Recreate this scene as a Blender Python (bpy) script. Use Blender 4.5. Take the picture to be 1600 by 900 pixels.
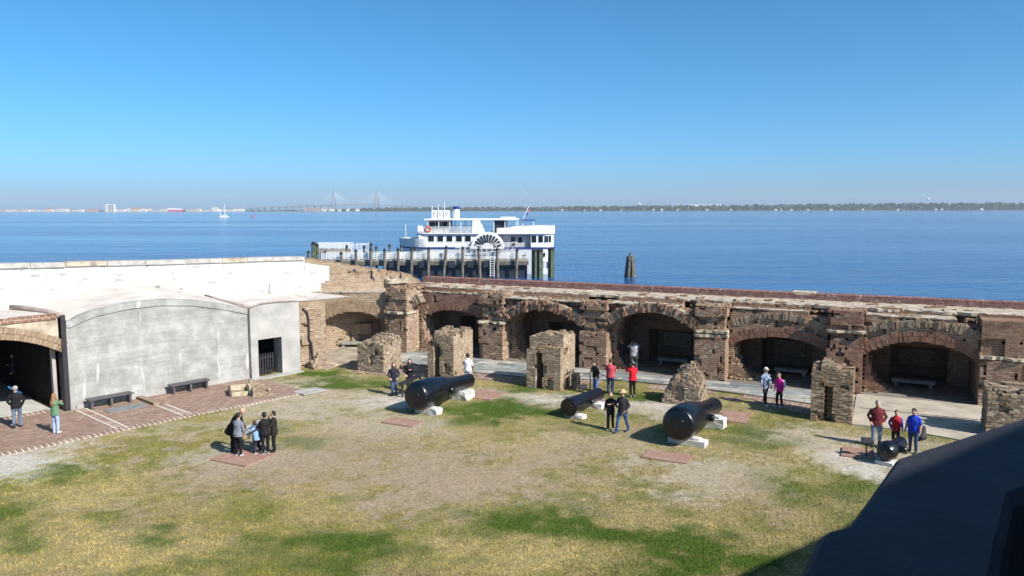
import bpy, bmesh, math, random
import numpy as np
from mathutils import Vector, Matrix
from mathutils.bvhtree import BVHTree
R = math.radians
scene = bpy.context.scene
for o in list(bpy.data.objects):
    bpy.data.objects.remove(o)
COL = scene.collection

# ------------------------------------------------------------------ camera
cam = bpy.data.cameras.new('camera')
camo = bpy.data.objects.new('camera', cam)
COL.objects.link(camo)
camo.location = (0, 0, 9.2)
camo.rotation_euler = (R(90 - 5.9), 0, 0)
camo.rotation_euler = (Matrix.Rotation(R(90 - 5.9), 3, 'X') @ Matrix.Rotation(R(-0.1), 3, 'Z')).to_euler()
cam.sensor_width = 36.0
cam.lens = 36.0 * 1200 / 1600
cam.clip_start = 0.1
cam.clip_end = 60000
scene.camera = camo

# ------------------------------------------------------------------ sky and sun
SUN_EL, SUN_AZ = R(38.5), R(130.5)          # azimuth clockwise from +Y
world = bpy.data.worlds.new('World')
scene.world = world
world.use_nodes = True
wn = world.node_tree
bg = wn.nodes['Background']
sky = wn.nodes.new('ShaderNodeTexSky')
sky.sky_type = 'NISHITA'
sky.sun_disc = False
sky.sun_elevation = SUN_EL
sky.sun_rotation = SUN_AZ
sky.air_density = 0.6
sky.dust_density = 1.2
sky.ozone_density = 10.0
hs = wn.nodes.new('ShaderNodeHueSaturation')              # camera colour rendering of the whole sky
hs.inputs['Hue'].default_value = 0.480
hs.inputs['Saturation'].default_value = 1.09
wn.links.new(sky.outputs['Color'], hs.inputs['Color'])
wn.links.new(hs.outputs['Color'], bg.inputs['Color'])
bg.inputs['Strength'].default_value = 0.13
sun = bpy.data.lights.new('sun', 'SUN')
sun.energy = 5.0
sun.angle = R(0.53)
sun.color = (1.0, 0.95, 0.87)
suno = bpy.data.objects.new('sun', sun)
COL.objects.link(suno)
sd = Vector((math.sin(SUN_AZ) * math.cos(SUN_EL), math.cos(SUN_AZ) * math.cos(SUN_EL), math.sin(SUN_EL)))
suno.rotation_euler = (-sd).to_track_quat('-Z', 'Y').to_euler()
suno.location = sd * 60
vs = scene.view_settings
vs.view_transform = 'Standard'
vs.look = 'None'
vs.exposure = 0.5
vs.gamma = 1.0

# ------------------------------------------------------------------ helpers
rnd = random.Random(7)
nrs = np.random.RandomState(11)

def hash3(i, j, k):
    n = (i * 374761393 + j * 668265263 + k * 2147483647 * 3 + 974711) & 0x7fffffff
    n = ((n ^ (n >> 13)) * 1274126177) & 0x7fffffff
    n = (n ^ (n >> 16)) & 0x7fffffff
    n = (n * 1103515245 + 12345) & 0x7fffffff
    return ((n >> 8) & 0xffff) / 65535.0

def vnoise(x, y, z=0.0):
    x, y, z = np.broadcast_arrays(np.asarray(x, float), np.asarray(y, float), np.asarray(z, float))
    xi = np.floor(x).astype(np.int64); yi = np.floor(y).astype(np.int64); zi = np.floor(z).astype(np.int64)
    fx, fy, fz = x - xi, y - yi, z - zi
    fx = fx * fx * (3 - 2 * fx); fy = fy * fy * (3 - 2 * fy); fz = fz * fz * (3 - 2 * fz)
    r = 0
    for a in (0, 1):
        for b in (0, 1):
            for c in (0, 1):
                w = (fx if a else 1 - fx) * (fy if b else 1 - fy) * (fz if c else 1 - fz)
                r = r + w * hash3(xi + a, yi + b, zi + c)
    return r

def fbm(x, y, z=0.0, o=3):
    s, a, t = 0, 1.0, 0
    for k in range(o):
        s = s + a * vnoise(np.asarray(x) * 2 ** k + 17 * k, np.asarray(y) * 2 ** k - 9 * k, np.asarray(z) * 2 ** k + 5 * k)
        t += a; a *= 0.5
    return s / t

def tag(o, label=None, cat=None, group=None, kind=None):
    if label: o['label'] = label
    if cat: o['category'] = cat
    if group: o['group'] = group
    if kind: o['kind'] = kind
    return o

def empty(name, loc=(0, 0, 0), rz=0.0, label=None, cat=None, group=None):
    o = bpy.data.objects.new(name, None)
    o.empty_display_size = 0.3
    COL.objects.link(o)
    o.location = loc
    o.rotation_euler = (0, 0, rz)
    return tag(o, label, cat, group)

def link(name, me, mats, parent=None, smooth=False, loc=None, rz=None, kind=None):
    if not isinstance(mats, (list, tuple)): mats = [mats]
    if not me.materials:
        for m in mats: me.materials.append(m)
    if smooth and len(me.polygons):
        me.polygons.foreach_set('use_smooth', [True] * len(me.polygons))
    o = bpy.data.objects.new(name, me)
    COL.objects.link(o)
    if parent: o.parent = parent
    if loc is not None: o.location = loc
    if rz is not None: o.rotation_euler = (0, 0, rz)
    if kind: o['kind'] = kind
    return o

def quad_mesh(name, V, Q, mi=None):
    me = bpy.data.meshes.new(name)
    V = np.asarray(V, np.float32); Q = np.asarray(Q, np.int32)
    n, k = Q.shape
    me.vertices.add(len(V)); me.vertices.foreach_set('co', V.ravel())
    me.loops.add(n * k); me.loops.foreach_set('vertex_index', Q.ravel())
    me.polygons.add(n)
    me.polygons.foreach_set('loop_start', np.arange(0, n * k, k, dtype=np.int32))
    if mi is not None: me.polygons.foreach_set('material_index', np.asarray(mi, np.int32))
    me.update(calc_edges=True)
    me.validate()
    me.shade_flat()
    return me

class MB:
    """collects shapes and links them as one mesh object"""
    def __init__(s): s.v, s.f, s.m = [], [], []
    def add(s, vs, fs, m=0):
        b = len(s.v); s.v += [tuple(p) for p in vs]
        for f in fs: s.f.append(tuple(b + i for i in f)); s.m.append(m)
        return s
    def box(s, x0, x1, y0, y1, z0, z1, m=0):
        return s.add([(x0, y0, z0), (x1, y0, z0), (x1, y1, z0), (x0, y1, z0), (x0, y0, z1), (x1, y0, z1), (x1, y1, z1), (x0, y1, z1)],
              [(3, 2, 1, 0), (4, 5, 6, 7), (0, 1, 5, 4), (1, 2, 6, 5), (2, 3, 7, 6), (3, 0, 4, 7)], m)
    def obox(s, c, ax, ay, az, m=0):
        c, ax, ay, az = Vector(c), Vector(ax), Vector(ay), Vector(az)
        P = [c + i * ax + j * ay + k * az for k in (-1, 1) for j, i in ((-1, -1), (-1, 1), (1, 1), (1, -1))]
        return s.add(P, [(3, 2, 1, 0), (4, 5, 6, 7), (0, 1, 5, 4), (1, 2, 6, 5), (2, 3, 7, 6), (3, 0, 4, 7)], m)
    def prism(s, poly, z0, z1, m=0):
        n = len(poly)
        return s.add([(x, y, z0) for x, y in poly] + [(x, y, z1) for x, y in poly],
              [tuple(range(n - 1, -1, -1)), tuple(range(n, 2 * n))] + [(i, (i + 1) % n, n + (i + 1) % n, n + i) for i in range(n)], m)
    def slab(s, poly, y0, y1, m=0):        # polygon in x,z extruded along y
        n = len(poly)
        return s.add([(x, y0, z) for x, z in poly] + [(x, y1, z) for x, z in poly],
              [tuple(range(n)), tuple(range(2 * n - 1, n - 1, -1))] + [(n + i, n + (i + 1) % n, (i + 1) % n, i) for i in range(n)], m)
    def tube(s, pts, rad, n=8, m=0, flat=1.0, caps=True):
        pts = [Vector(p) for p in pts]
        if not isinstance(rad, (list, tuple)): rad = [rad] * len(pts)
        rings = []
        up = None
        for i, p in enumerate(pts):
            d = (pts[min(i + 1, len(pts) - 1)] - pts[max(i - 1, 0)]).normalized()
            if up is None:
                up = Vector((0, 0, 1)) if abs(d.z) < 0.9 else Vector((0, 1, 0))
            a = d.cross(up).normalized(); b = a.cross(d).normalized(); up = b
            rings.append([p + rad[i] * (math.cos(t) * a + flat * math.sin(t) * b) for t in [2 * math.pi * k / n for k in range(n)]])
        V = [q for r in rings for q in r]
        F = [(i * n + k, i * n + (k + 1) % n, (i + 1) * n + (k + 1) % n, (i + 1) * n + k) for i in range(len(pts) - 1) for k in range(n)]
        if caps: F += [tuple(range(n - 1, -1, -1)), tuple(range((len(pts) - 1) * n, len(pts) * n))]
        return s.add(V, F, m)
    def rod(s, p, q, r, n=6, m=0): return s.tube([p, q], r, n, m)
    def loft(s, rings, m=0, caps=True):
        n = len(rings[0])
        V = [q for r in rings for q in r]
        F = [(i * n + k, i * n + (k + 1) % n, (i + 1) * n + (k + 1) % n, (i + 1) * n + k) for i in range(len(rings) - 1) for k in range(n)]
        if caps: F += [tuple(range(n - 1, -1, -1)), tuple(range((len(rings) - 1) * n, len(rings) * n))]
        return s.add(V, F, m)
    def ell(s, c, r, n=12, k=8, m=0):
        rings = []
        for i in range(k + 1):
            t = math.pi * i / k; t = min(max(t, 0.06), math.pi - 0.06)
            rings.append([(c[0] + r[0] * math.sin(t) * math.cos(2 * math.pi * j / n), c[1] + r[1] * math.sin(t) * math.sin(2 * math.pi * j / n), c[2] - r[2] * math.cos(t)) for j in range(n)])
        return s.loft(rings, m)
    def mesh(s, name):
        me = bpy.data.meshes.new(name)
        me.from_pydata(s.v, [], s.f)
        me.polygons.foreach_set('material_index', s.m)
        me.update()
        return me
    def build(s, name, mats, parent=None, smooth=False, loc=None, rz=None, kind=None, fix=True):
        me = s.mesh(name)
        if fix:
            bm = bmesh.new(); bm.from_mesh(me)
            bmesh.ops.recalc_face_normals(bm, faces=bm.faces)
            bm.to_mesh(me); bm.free()
        return link(name, me, mats, parent, smooth, loc, rz, kind)

def autosmooth(o, ang=35):
    me = o.data
    bm = bmesh.new(); bm.from_mesh(me)
    for f in bm.faces: f.smooth = True
    for e in bm.edges:
        if len(e.link_faces) == 2 and e.calc_face_angle(0) > R(ang): e.smooth = False
    bm.to_mesh(me); bm.free()
    return o

# ------------------------------------------------------------------ materials
MATS = {}
def newmat(name):
    m = bpy.data.materials.new(name); m.use_nodes = True
    MATS[name] = m
    return m, m.node_tree, m.node_tree.nodes['Principled BSDF']

def mix(nt, fac, a, b, mode='MIX'):
    n = nt.nodes.new('ShaderNodeMix'); n.data_type = 'RGBA'; n.blend_type = mode
    for sock, v in ((n.inputs['Factor'], fac), (n.inputs['A'], a), (n.inputs['B'], b)):
        if hasattr(v, 'is_output'): nt.links.new(v, sock)
        elif isinstance(v, (int, float)): sock.default_value = v
        else: sock.default_value = (*v, 1)
    return n.outputs['Result']

def noise(nt, scale, detail=4, rough=0.55, coord='Object', stretch=None, dist=0.0):
    tc = nt.nodes.new('ShaderNodeTexCoord')
    n = nt.nodes.new('ShaderNodeTexNoise')
    n.inputs['Scale'].default_value = scale; n.inputs['Detail'].default_value = detail
    n.inputs['Roughness'].default_value = rough; n.inputs['Distortion'].default_value = dist
    src = tc.outputs[coord]
    if stretch:
        mp = nt.nodes.new('ShaderNodeMapping'); mp.inputs['Scale'].default_value = stretch
        nt.links.new(src, mp.inputs['Vector']); src = mp.outputs['Vector']
    nt.links.new(src, n.inputs['Vector'])
    return n.outputs['Fac']

def ramp(nt, fac, stops):
    r = nt.nodes.new('ShaderNodeValToRGB')
    e = r.color_ramp.elements
    while len(e) < len(stops): e.new(0.5)
    for el, (p, c) in zip(e, stops):
        el.position = p; el.color = (*c, 1) if not isinstance(c, (int, float)) else (c, c, c, 1)
    nt.links.new(fac, r.inputs['Fac'])
    return r.outputs['Color']

def bump(nt, h, strength, dist=0.02):
    b = nt.nodes.new('ShaderNodeBump'); b.inputs['Strength'].default_value = strength; b.inputs['Distance'].default_value = dist
    nt.links.new(h, b.inputs['Height'])
    return b.outputs['Normal']

def island(nt):
    return nt.nodes.new('ShaderNodeNewGeometry').outputs['Random Per Island']

def simple(name, col, rough=0.7, var=0.12, scale=6.0, bmp=0.15, spec=0.4, metal=0.0, bscale=None):
    m, nt, b = newmat(name)
    n = noise(nt, scale, 5)
    c2 = tuple(max(0, c * (1 - var * 1.6)) for c in col); c1 = tuple(min(1, c * (1 + var)) for c in col)
    nt.links.new(ramp(nt, n, [(0.3, c2), (0.7, c1)]), b.inputs['Base Color'])
    b.inputs['Roughness'].default_value = rough
    b.inputs['Specular IOR Level'].default_value = spec
    b.inputs['Metallic'].default_value = metal
    if bmp: nt.links.new(bump(nt, noise(nt, bscale or scale * 4, 4), bmp), b.inputs['Normal'])
    return m

def brickmat(name, cols, stain=(0.55, 0.46, 0.35), stain_amt=0.35, dark=(0.05, 0.04, 0.03), dark_amt=0.35):
    m, nt, b = newmat(name)
    st = [(i / (len(cols) - 1), c) for i, c in enumerate(cols)]
    c = ramp(nt, island(nt), st)
    f1 = ramp(nt, noise(nt, 0.9, 5, 0.65), [(0.42, 0.0), (0.80, stain_amt)])
    c = mix(nt, f1, c, stain)
    f2 = ramp(nt, noise(nt, 1.7, 6, 0.7), [(0.45, 0.0), (0.82, dark_amt)])
    c = mix(nt, f2, c, dark)
    f3 = noise(nt, 30, 3)
    c = mix(nt, 0.35, c, ramp(nt, f3, [(0.3, (0.25, 0.25, 0.25)), (0.7, (1.0, 1.0, 1.0))]), 'MULTIPLY')
    nt.links.new(c, b.inputs['Base Color'])
    b.inputs['Roughness'].default_value = 0.92
    b.inputs['Specular IOR Level'].default_value = 0.15
    nt.links.new(bump(nt, noise(nt, 45, 4), 0.5, 0.02), b.inputs['Normal'])
    return m

brick_brown = brickmat('brick_brown', [(0.215, 0.115, 0.074), (0.275, 0.155, 0.10), (0.325, 0.195, 0.126), (0.25, 0.13, 0.084), (0.35, 0.235, 0.158)])
brick_tan = brickmat('brick_tan', [(0.28, 0.19, 0.12), (0.35, 0.25, 0.16), (0.24, 0.145, 0.09), (0.38, 0.29, 0.195), (0.31, 0.205, 0.125)])
brick_red = brickmat('brick_red', [(0.205, 0.10, 0.07), (0.265, 0.135, 0.095), (0.315, 0.175, 0.122), (0.235, 0.115, 0.08)], stain_amt=0.3)
brick_par = brickmat('brick_parapet', [(0.17, 0.07, 0.06), (0.24, 0.10, 0.085), (0.30, 0.14, 0.115), (0.20, 0.085, 0.07)], stain_amt=0.12, dark_amt=0.2)
brick_pave = brickmat('brick_paving', [(0.25, 0.165, 0.13), (0.34, 0.23, 0.18), (0.29, 0.18, 0.14), (0.41, 0.30, 0.235)], stain_amt=0.3, stain=(0.36, 0.27, 0.21))
brick_ruin = brickmat('brick_rubble', [(0.32, 0.23, 0.155), (0.39, 0.30, 0.21), (0.24, 0.155, 0.10), (0.42, 0.335, 0.245), (0.28, 0.19, 0.125)], stain=(0.5, 0.43, 0.34), stain_amt=0.4)
mortar = simple('mortar', (0.48, 0.405, 0.305), 0.95, 0.25, 3.0, 0.4, 0.1)
mortar_dk = simple('mortar_brown', (0.34, 0.26, 0.19), 0.95, 0.3, 3.0, 0.4, 0.1)
mortar_par = simple('mortar_grey', (0.36, 0.30, 0.26), 0.95, 0.2, 3.0, 0.3, 0.1)
white_joint = simple('white_joint', (0.74, 0.70, 0.62), 0.9, 0.1, 3.0, 0.2, 0.1)
ledge_mat = simple('ledge_concrete', (0.46, 0.385, 0.30), 0.95, 0.34, 2.6, 0.6, 0.15, bscale=14)
stone_grey = simple('bench_stone', (0.42, 0.40, 0.37), 0.85, 0.2, 3.0, 0.3, 0.2)
marble = simple('white_block', (0.62, 0.61, 0.585), 0.7, 0.10, 2.5, 0.25, 0.3)
black_wood = simple('black_wood', (0.035, 0.032, 0.035), 0.55, 0.3, 8, 0.2, 0.4)
dark_wood = simple('weathered_wood', (0.12, 0.10, 0.085), 0.8, 0.3, 8, 0.3, 0.3)
black_iron = simple('black_iron', (0.005, 0.006, 0.009), 0.28, 0.3, 3, 0.12, 0.55, bscale=60)
grey_metal = simple('grey_metal', (0.16, 0.165, 0.17), 0.5, 0.15, 4, 0.05, 0.5)
floor_dark = simple('casemate_floor', (0.22, 0.19, 0.16), 0.95, 0.25, 1.5, 0.3, 0.1)

# ------------------------------------------------------------------ masonry
def arc(u0, u1, zs, zc):
    """circle through the two springings (zs) and the crown (zc): centre u, centre z, radius"""
    h = zc - zs; c = (u1 - u0) / 2
    r = (c * c + h * h) / (2 * h)
    return (u0 + u1) / 2, zc - r, r

def arch_z(u, A):
    cu, cz, r = A
    return cz + np.sqrt(np.maximum(r * r - (u - cu) ** 2, 0))

def brick_solid(name, occ, b0, b1, mats, parent=None, cell=(0.27, 0.135, 0.115), p=(0.002, 0.009), gap=0.014, seed=1, jit=0.003, hide=()):
    """masonry laid brick by brick wherever occ(u, v, z) is True; only the bricks at the surface are made"""
    rs = np.random.RandomState(seed)
    cu, cv, cz = cell
    kz = np.arange(int(round((b1[2] - b0[2]) / cz)))
    iu = np.arange(-1, int(round((b1[0] - b0[0]) / cu)) + 1)
    iv = np.arange(-1, int(round((b1[1] - b0[1]) / cv)) + 1)
    K, I, J = np.meshgrid(kz, iu, iv, indexing='ij')
    u = b0[0] + (I + 0.5 + 0.5 * (K % 2)) * cu
    v = b0[1] + (J + 0.5) * cv
    z = b0[2] + (K + 0.5) * cz
    u, v, z = u.ravel(), v.ravel(), z.ravel()
    e = 1e-6
    inb = lambda a, b, c: (a > b0[0] - e) & (a < b1[0] + e) & (b > b0[1] - e) & (b < b1[1] + e) & (c > b0[2] - cz) & (c < b1[2]) & occ(a, b, c)
    q4 = cu / 4
    L, Rr = inb(u - q4, v, z), inb(u + q4, v, z)            # half bricks where only one half lies inside
    keep = L | Rr
    u, v, z, L, Rr = u[keep], v[keep], z[keep], L[keep], Rr[keep]
    uc = np.where(L & Rr, u, np.where(L, u - q4, u + q4))
    ex = np.stack([~(L & inb(u - 3 * q4, v, z)) & ~(~L), ~(Rr & inb(u + 3 * q4, v, z)) & ~(~Rr), ~inb(uc, v - cv, z), ~inb(uc, v + cv, z), ~inb(uc, v, z - cz), ~inb(uc, v, z + cz)], 1)
    ex[:, 0] |= ~L; ex[:, 1] |= ~Rr
    for d in hide: ex[:, d] = False
    s = ex.any(1)
    u, v, z, ex, L, Rr = u[s], v[s], z[s], ex[s], L[s], Rr[s]
    n = len(u)
    pr = rs.uniform(p[0], p[1], n)
    half = (cu / 2, cv / 2, cz / 2)
    hl = np.where(L, cu / 2, 0.0); hr = np.where(Rr, cu / 2, 0.0)
    H6 = np.stack([hl, hr] + [np.full(n, half[1])] * 2 + [np.full(n, half[2])] * 2, 1)
    ext = np.where(ex, H6 + pr[:, None], H6 - gap)
    lo = [u - ext[:, 0], v - ext[:, 2], z - ext[:, 4]]
    hi = [u + ext[:, 1], v + ext[:, 3], z + ext[:, 5]]
    idx = [(0, 0, 0), (1, 0, 0), (1, 1, 0), (0, 1, 0), (0, 0, 1), (1, 0, 1), (1, 1, 1), (0, 1, 1)]
    V = np.zeros((n, 8, 3))
    for q, (a, b, c) in enumerate(idx):
        V[:, q, 0] = hi[0] if a else lo[0]; V[:, q, 1] = hi[1] if b else lo[1]; V[:, q, 2] = hi[2] if c else lo[2]
    V += rs.uniform(-jit, jit, V.shape)
    F = np.array([(3, 2, 1, 0), (4, 5, 6, 7), (0, 1, 5, 4), (1, 2, 6, 5), (2, 3, 7, 6), (3, 0, 4, 7)])
    Q = (np.arange(n)[:, None, None] * 8 + F[None]).reshape(-1, 4)
    # mortar: one quad on each exposed cell face
    mlo = [u - hl, v - half[1], z - half[2]]
    mhi = [u + hr, v + half[1], z + half[2]]
    MV, cnt = [], 0
    order = {0: 5, 1: 3, 2: 2, 3: 4, 4: 0, 5: 1}
    for d in range(6):
        w = ex[:, d]
        if not w.any(): continue
        A = np.zeros((w.sum(), 4, 3))
        for q, ci in enumerate(F[order[d]]):
            a, b, c = idx[ci]
            A[:, q, 0] = (mhi[0] if a else mlo[0])[w]; A[:, q, 1] = (mhi[1] if b else mlo[1])[w]; A[:, q, 2] = (mhi[2] if c else mlo[2])[w]
        MV.append(A.reshape(-1, 3))
    MV = np.concatenate(MV)
    MQ = np.arange(len(MV)).reshape(-1, 4) + n * 8
    me = quad_mesh(name, np.concatenate([V.reshape(-1, 3), MV]), np.concatenate([Q, MQ]), np.concatenate([np.zeros(len(Q)), np.ones(len(MQ))]))
    return link(name, me, mats, parent, kind='stuff')

def voussoirs(name, A, u0, u1, rings, v0, depth, mats, parent, bw=0.1, jl=0.03, jv=0.03, seed=1, miss=0.0):
    """radial bricks round an arch; rings = list of (inner offset, length)"""
    rs = random.Random(seed)
    cu, cz, r = A
    mb = MB()
    a0 = math.acos(max(-1, min(1, (u0 - cu) / r))); a1 = math.acos(max(-1, min(1, (u1 - cu) / r)))
    for off, ln in rings:
        k = max(3, int((a0 - a1) * (r + off) / bw))
        for i in range(k):
            if rs.random() < miss: continue
            a = a0 + (a1 - a0) * (i + 0.5) / k + rs.uniform(-.003, .003)
            w = (a0 - a1) / k * (r + off + ln / 2) / 2 * rs.uniform(0.78, 0.9)
            rad = Vector((math.cos(a), 0, math.sin(a))); tan = Vector((-math.sin(a), 0, math.cos(a)))
            l2 = ln / 2 + rs.uniform(-jl, jl) - 0.008
            dv = rs.uniform(-jv, jv)
            c = Vector((cu, v0 + depth / 2 + dv, cz)) + rad * (r + off + ln / 2 + rs.uniform(-jl, jl) * .5)
            mb.obox(c, tan * w, Vector((0, depth / 2, 0)), rad * l2)
    # mortar bed just behind the faces
    for off, ln in rings:
        k = 24
        for i in range(k):
            P = []
            for vv in (v0 + 0.02 + jv * .5, v0 + depth * .95):
                for rr in (r + off + 0.012, r + off + ln - 0.012):
                    for t in (i, i + 1):
                        a = a0 + (a1 - a0) * t / k
                        P.append((cu + rr * math.cos(a), vv, cz + rr * math.sin(a)))
            mb.add(P, [(0, 1, 3, 2), (4, 6, 7, 5), (0, 4, 5, 1), (2, 3, 7, 6)], 1)
    return mb.build(name, mats, parent, fix=False, kind='stuff')

def ledge(name, u0, u1, v0, v1, z0, z1, parent, amp=0.05, seed=0, mat=None, zslope=0.0):
    """rough weathered cap: wavy front edge and uneven top"""
    nu = max(6, int((u1 - u0) / 0.15)); nv = max(3, int((v1 - v0) / 0.25))
    V, F = [], []
    for i in range(nu + 1):
        uu = u0 + (u1 - u0) * i / nu
        e = float(fbm(uu * 1.7 + seed, seed * 3.1, 0.5, 3) - 0.5) * 2
        for j in range(nv + 1):
            t = j / nv
            vv = v0 + (v1 - v0) * t + (1 - t) * e * amp * 3
            zz = z1 + float(fbm(uu * 2.3, vv * 2.3, seed, 3) - .5) * amp + zslope * (uu - u0)
            V.append((uu, vv, zz))
    n = nv + 1
    F = [(i * n + j, (i + 1) * n + j, (i + 1) * n + j + 1, i * n + j + 1) for i in range(nu) for j in range(nv)]
    b = len(V)
    for i in range(nu + 1):
        x, y, z = V[i * n]; V.append((x, y + .02, z0))
    F += [(b + i, b + i + 1, (i + 1) * n, i * n) for i in range(nu)]
    for i in (0, nu):                                   # end faces
        c = len(V)
        V += [(V[i * n + j][0], V[i * n + j][1], z0) for j in range(n)]
        F += [(c + j, c + j + 1, i * n + j + 1, i * n + j) if i == 0 else (i * n + j, i * n + j + 1, c + j + 1, c + j) for j in range(nv)]
    me = bpy.data.meshes.new(name); me.from_pydata(V, [], F); me.update()
    return link(name, me, mat or ledge_mat, parent, smooth=False)

# ------------------------------------------------------------------ right-hand casemate wall
RW = empty('casemate_wall', (3.88, 43.68, 0), R(-26.0), 'long ruined brick casemate wall with six arched bays beside the water', 'wall')
PITCH, PW, BACK = 6.6, 1.68, 4.2
TOP2, TOP1 = 4.12, 3.82

def pier(i, mats, sk=1.0, cap=4.05, rough=0.2, vfront=0.0, seed=0):
    u0, u1 = PITCH * i, PITCH * i + PW
    def occ(u, v, z):
        layer = np.floor(z / 0.2)
        er = np.where((z > 2.15) & (z < 3.5), 0.04 + rough * 1.5 * vnoise(u * 1.9 + seed, layer * 1.71, seed), 0.0)
        er = er + .16 * (vnoise(u * 4 + seed, v, z * 3.3) > .66) * (np.minimum(u - u0, u1 - u) < .3)
        er = er + np.where((z > 2.2) & (z < 2.45), -0.0, 0.0)
        hole = vnoise(u * 2.9 + 3 * seed, v * 2.0, z * 3.1 + seed) > 0.79
        er = er + np.where(hole, 0.15, 0)
        er = er + np.where((z > cap - .25), 0.1 * vnoise(u * 3, z * 5, seed), 0)
        body = (u > u0 + er * .4 * (v > 0)) & (u < u1 - er * .5) & (v > vfront + er) & (z < cap + 0.16 * (vnoise(u * 2.1, v * 1.5, seed) - .5))
        r = sk * (1.35 * np.exp(-z / 0.5) + 0.22 + 0.5 * np.maximum(z - 2.0, 0)) * (0.75 + 0.5 * vnoise(u * 2, v * 3, z * 2.5 + seed))
        skirt = (u >= u1 - .2) & (u < u1 + r) & (v > 1.1) & (v < 2.3) & (z < 3.0)
        return (body | skirt)
    return brick_solid('pier', occ, (u0, vfront, 0), (u1 + 2.2, BACK, 4.3), mats, RW, seed=20 + i, p=(0.0, 0.014), jit=.005)

pm = [brick_brown, mortar]
pr_ = [brick_red, mortar_dk]
pier(-2, [brick_brown, mortar], 0.9, 4.15, 0.08, -0.45, 1)
pier(-1, pm, 0.9, 4.1, 0.32, 0, 2)
pier(0, pm, 0.7, 3.85, 0.22, 0, 3)
pier(1, pm, 1.0, 4.02, 0.26, 0, 4)
pier(2, pr_, 0.9, 4.12, 0.16, 0, 5)
pier(3, pm, 0.7, 2.4, 0.16, 0, 6)
for i, zz in ((-2, 2.62), (-1, 2.35), (1, 2.45), (1, 2.68), (2, 3.15), (3, 2.35)):
    ledge('impost_course', PITCH * i - .04, PITCH * i + PW + .04, -.07 - (.45 if i == -2 else 0), .55, zz - .1, zz + .04, RW, 0.16, 3.3 * i + zz, mortar)

BAYS = {  # spandrel setback, springing, crown, ledge height, materials
    -2: (1.15, 2.15, 2.75, 3.82, [brick_red, mortar_dk]),
    -1: (0.32, 2.35, 3.25, 3.80, [brick_brown, mortar]),
    0: (0.32, 2.55, 3.48, 3.84, [brick_brown, mortar]),
    1: (0.95, 1.92, 2.46, 3.86, [brick_brown, mortar]),
    2: (0.40, 1.98, 2.80, 3.92, [brick_brown, mortar]),
    3: (0.40, 1.98, 2.80, 3.92, [brick_brown, mortar]),
}
for i, (sb, zs, zc, zl, mats) in BAYS.items():
    u0, u1 = PITCH * i + PW, PITCH * (i + 1)
    if i == 3: u1 += 0.0
    A = arc(u0, u1, zs, zc)
    def occ(u, v, z, u0=u0, u1=u1, sb=sb, A=A, zl=zl, i=i):
        rag = 0.2 * (vnoise(u * 2.6, z * 1.2, i + 9) - .3)
        f = sb + np.where(vnoise(u * 2.3 + i * 5, z * 3.4, i) > 0.76, 0.16, 0) + (i in (-1, 0)) * .35 * vnoise(u * 2.4, z * 4.0, i + 3)
        top = np.where(v < 1.55, zl, TOP2) + 0.16 * (vnoise(u * 1.7, v * 2, i) - .6)
        notch = (u > u1 - 0.95) & (u < u1 - 0.05) & (v < 2.3) & (z > 3.66) & (i in (0, 1, 2))
        return (u > u0) & (u < u1) & (v > f) & (v < BACK) & (z > arch_z(u, A) + rag * (i in (-2, 1))) & (z < top) & ~(notch)
    brick_solid('spandrel_and_vault', occ, (u0, sb, 1.8), (u1, BACK, 4.2), mats, RW, seed=50 + i)
    # back wall with the gun embrasure recess
    um = (u0 + u1) / 2
    def bocc(u, v, z, um=um, u0=u0, u1=u1):
        rec = (np.abs(u - um - .1) < 1.35) & (z < 1.95) & (v < BACK + 2.0)
        return (u > u0) & (u < u1) & (v > BACK) & (v < BACK + 2.3) & ~rec
    brick_solid('back_wall', bocc, (u0, BACK, 0), (u1, BACK + 2.3, 3.5), [brick_brown, mortar_dk], RW, seed=80 + i)
    def eocc(u, v, z, um=um):
        return (np.abs(u - um - .1) < 0.9) & (v > BACK + 1.8) & (v < BACK + 2.0) & (z > 0.62) & (z < 1.5)
    brick_solid('embrasure_infill', eocc, (um - .8, BACK + 1.8, .6), (um + 1.0, BACK + 1.925, 1.5), [brick_tan, mortar], RW, seed=110 + i)
    # arch rings
    if i in (-1, 0):
        voussoirs('arch_ring', arc(u0 - .05, u1 + .05, zs, zc), u0 - .02, u1 + .02, [(0.0, .30), (.28, .27)], .10, .36, [brick_brown, mortar], RW, 0.10, 0.09, 0.15, 3 + i, 0.16)
    elif i == -2:
        voussoirs('arch_ring', A, u0 + .02, u1 - .05, [(0.0, .26), (.26, .24)], sb - .015, .3, [brick_red, mortar_dk], RW, 0.1, 0.01, 0.01, 9, 0.03)
    else:
        voussoirs('arch_ring', A, u0 + .02, u1 - .02, [(0.0, .27), (.27, .25)], sb - .03, .32, [brick_red, mortar_dk], RW, 0.1, 0.012, 0.012, 3 + i, 0.0)
        B = arc(u0 - .1, u1 + .15, 2.75 if i == 1 else 3.0, 3.42 if i == 1 else 3.52)
        voussoirs('broken_upper_arch', B, u0 - .05, u1 + .1, [(0.0, .32)], sb - .07, .3, [brick_ruin, mortar], RW, 0.10, 0.08, 0.06, 13 + i, 0.10)
    ledge('lower_ledge', u0 + .02, u1 - (1.0 if i in (0, 1, 2) else .02), sb - .02, 1.55, zl - .02, zl + .05, RW, 0.06, 1.7 * i + 4)
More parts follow.
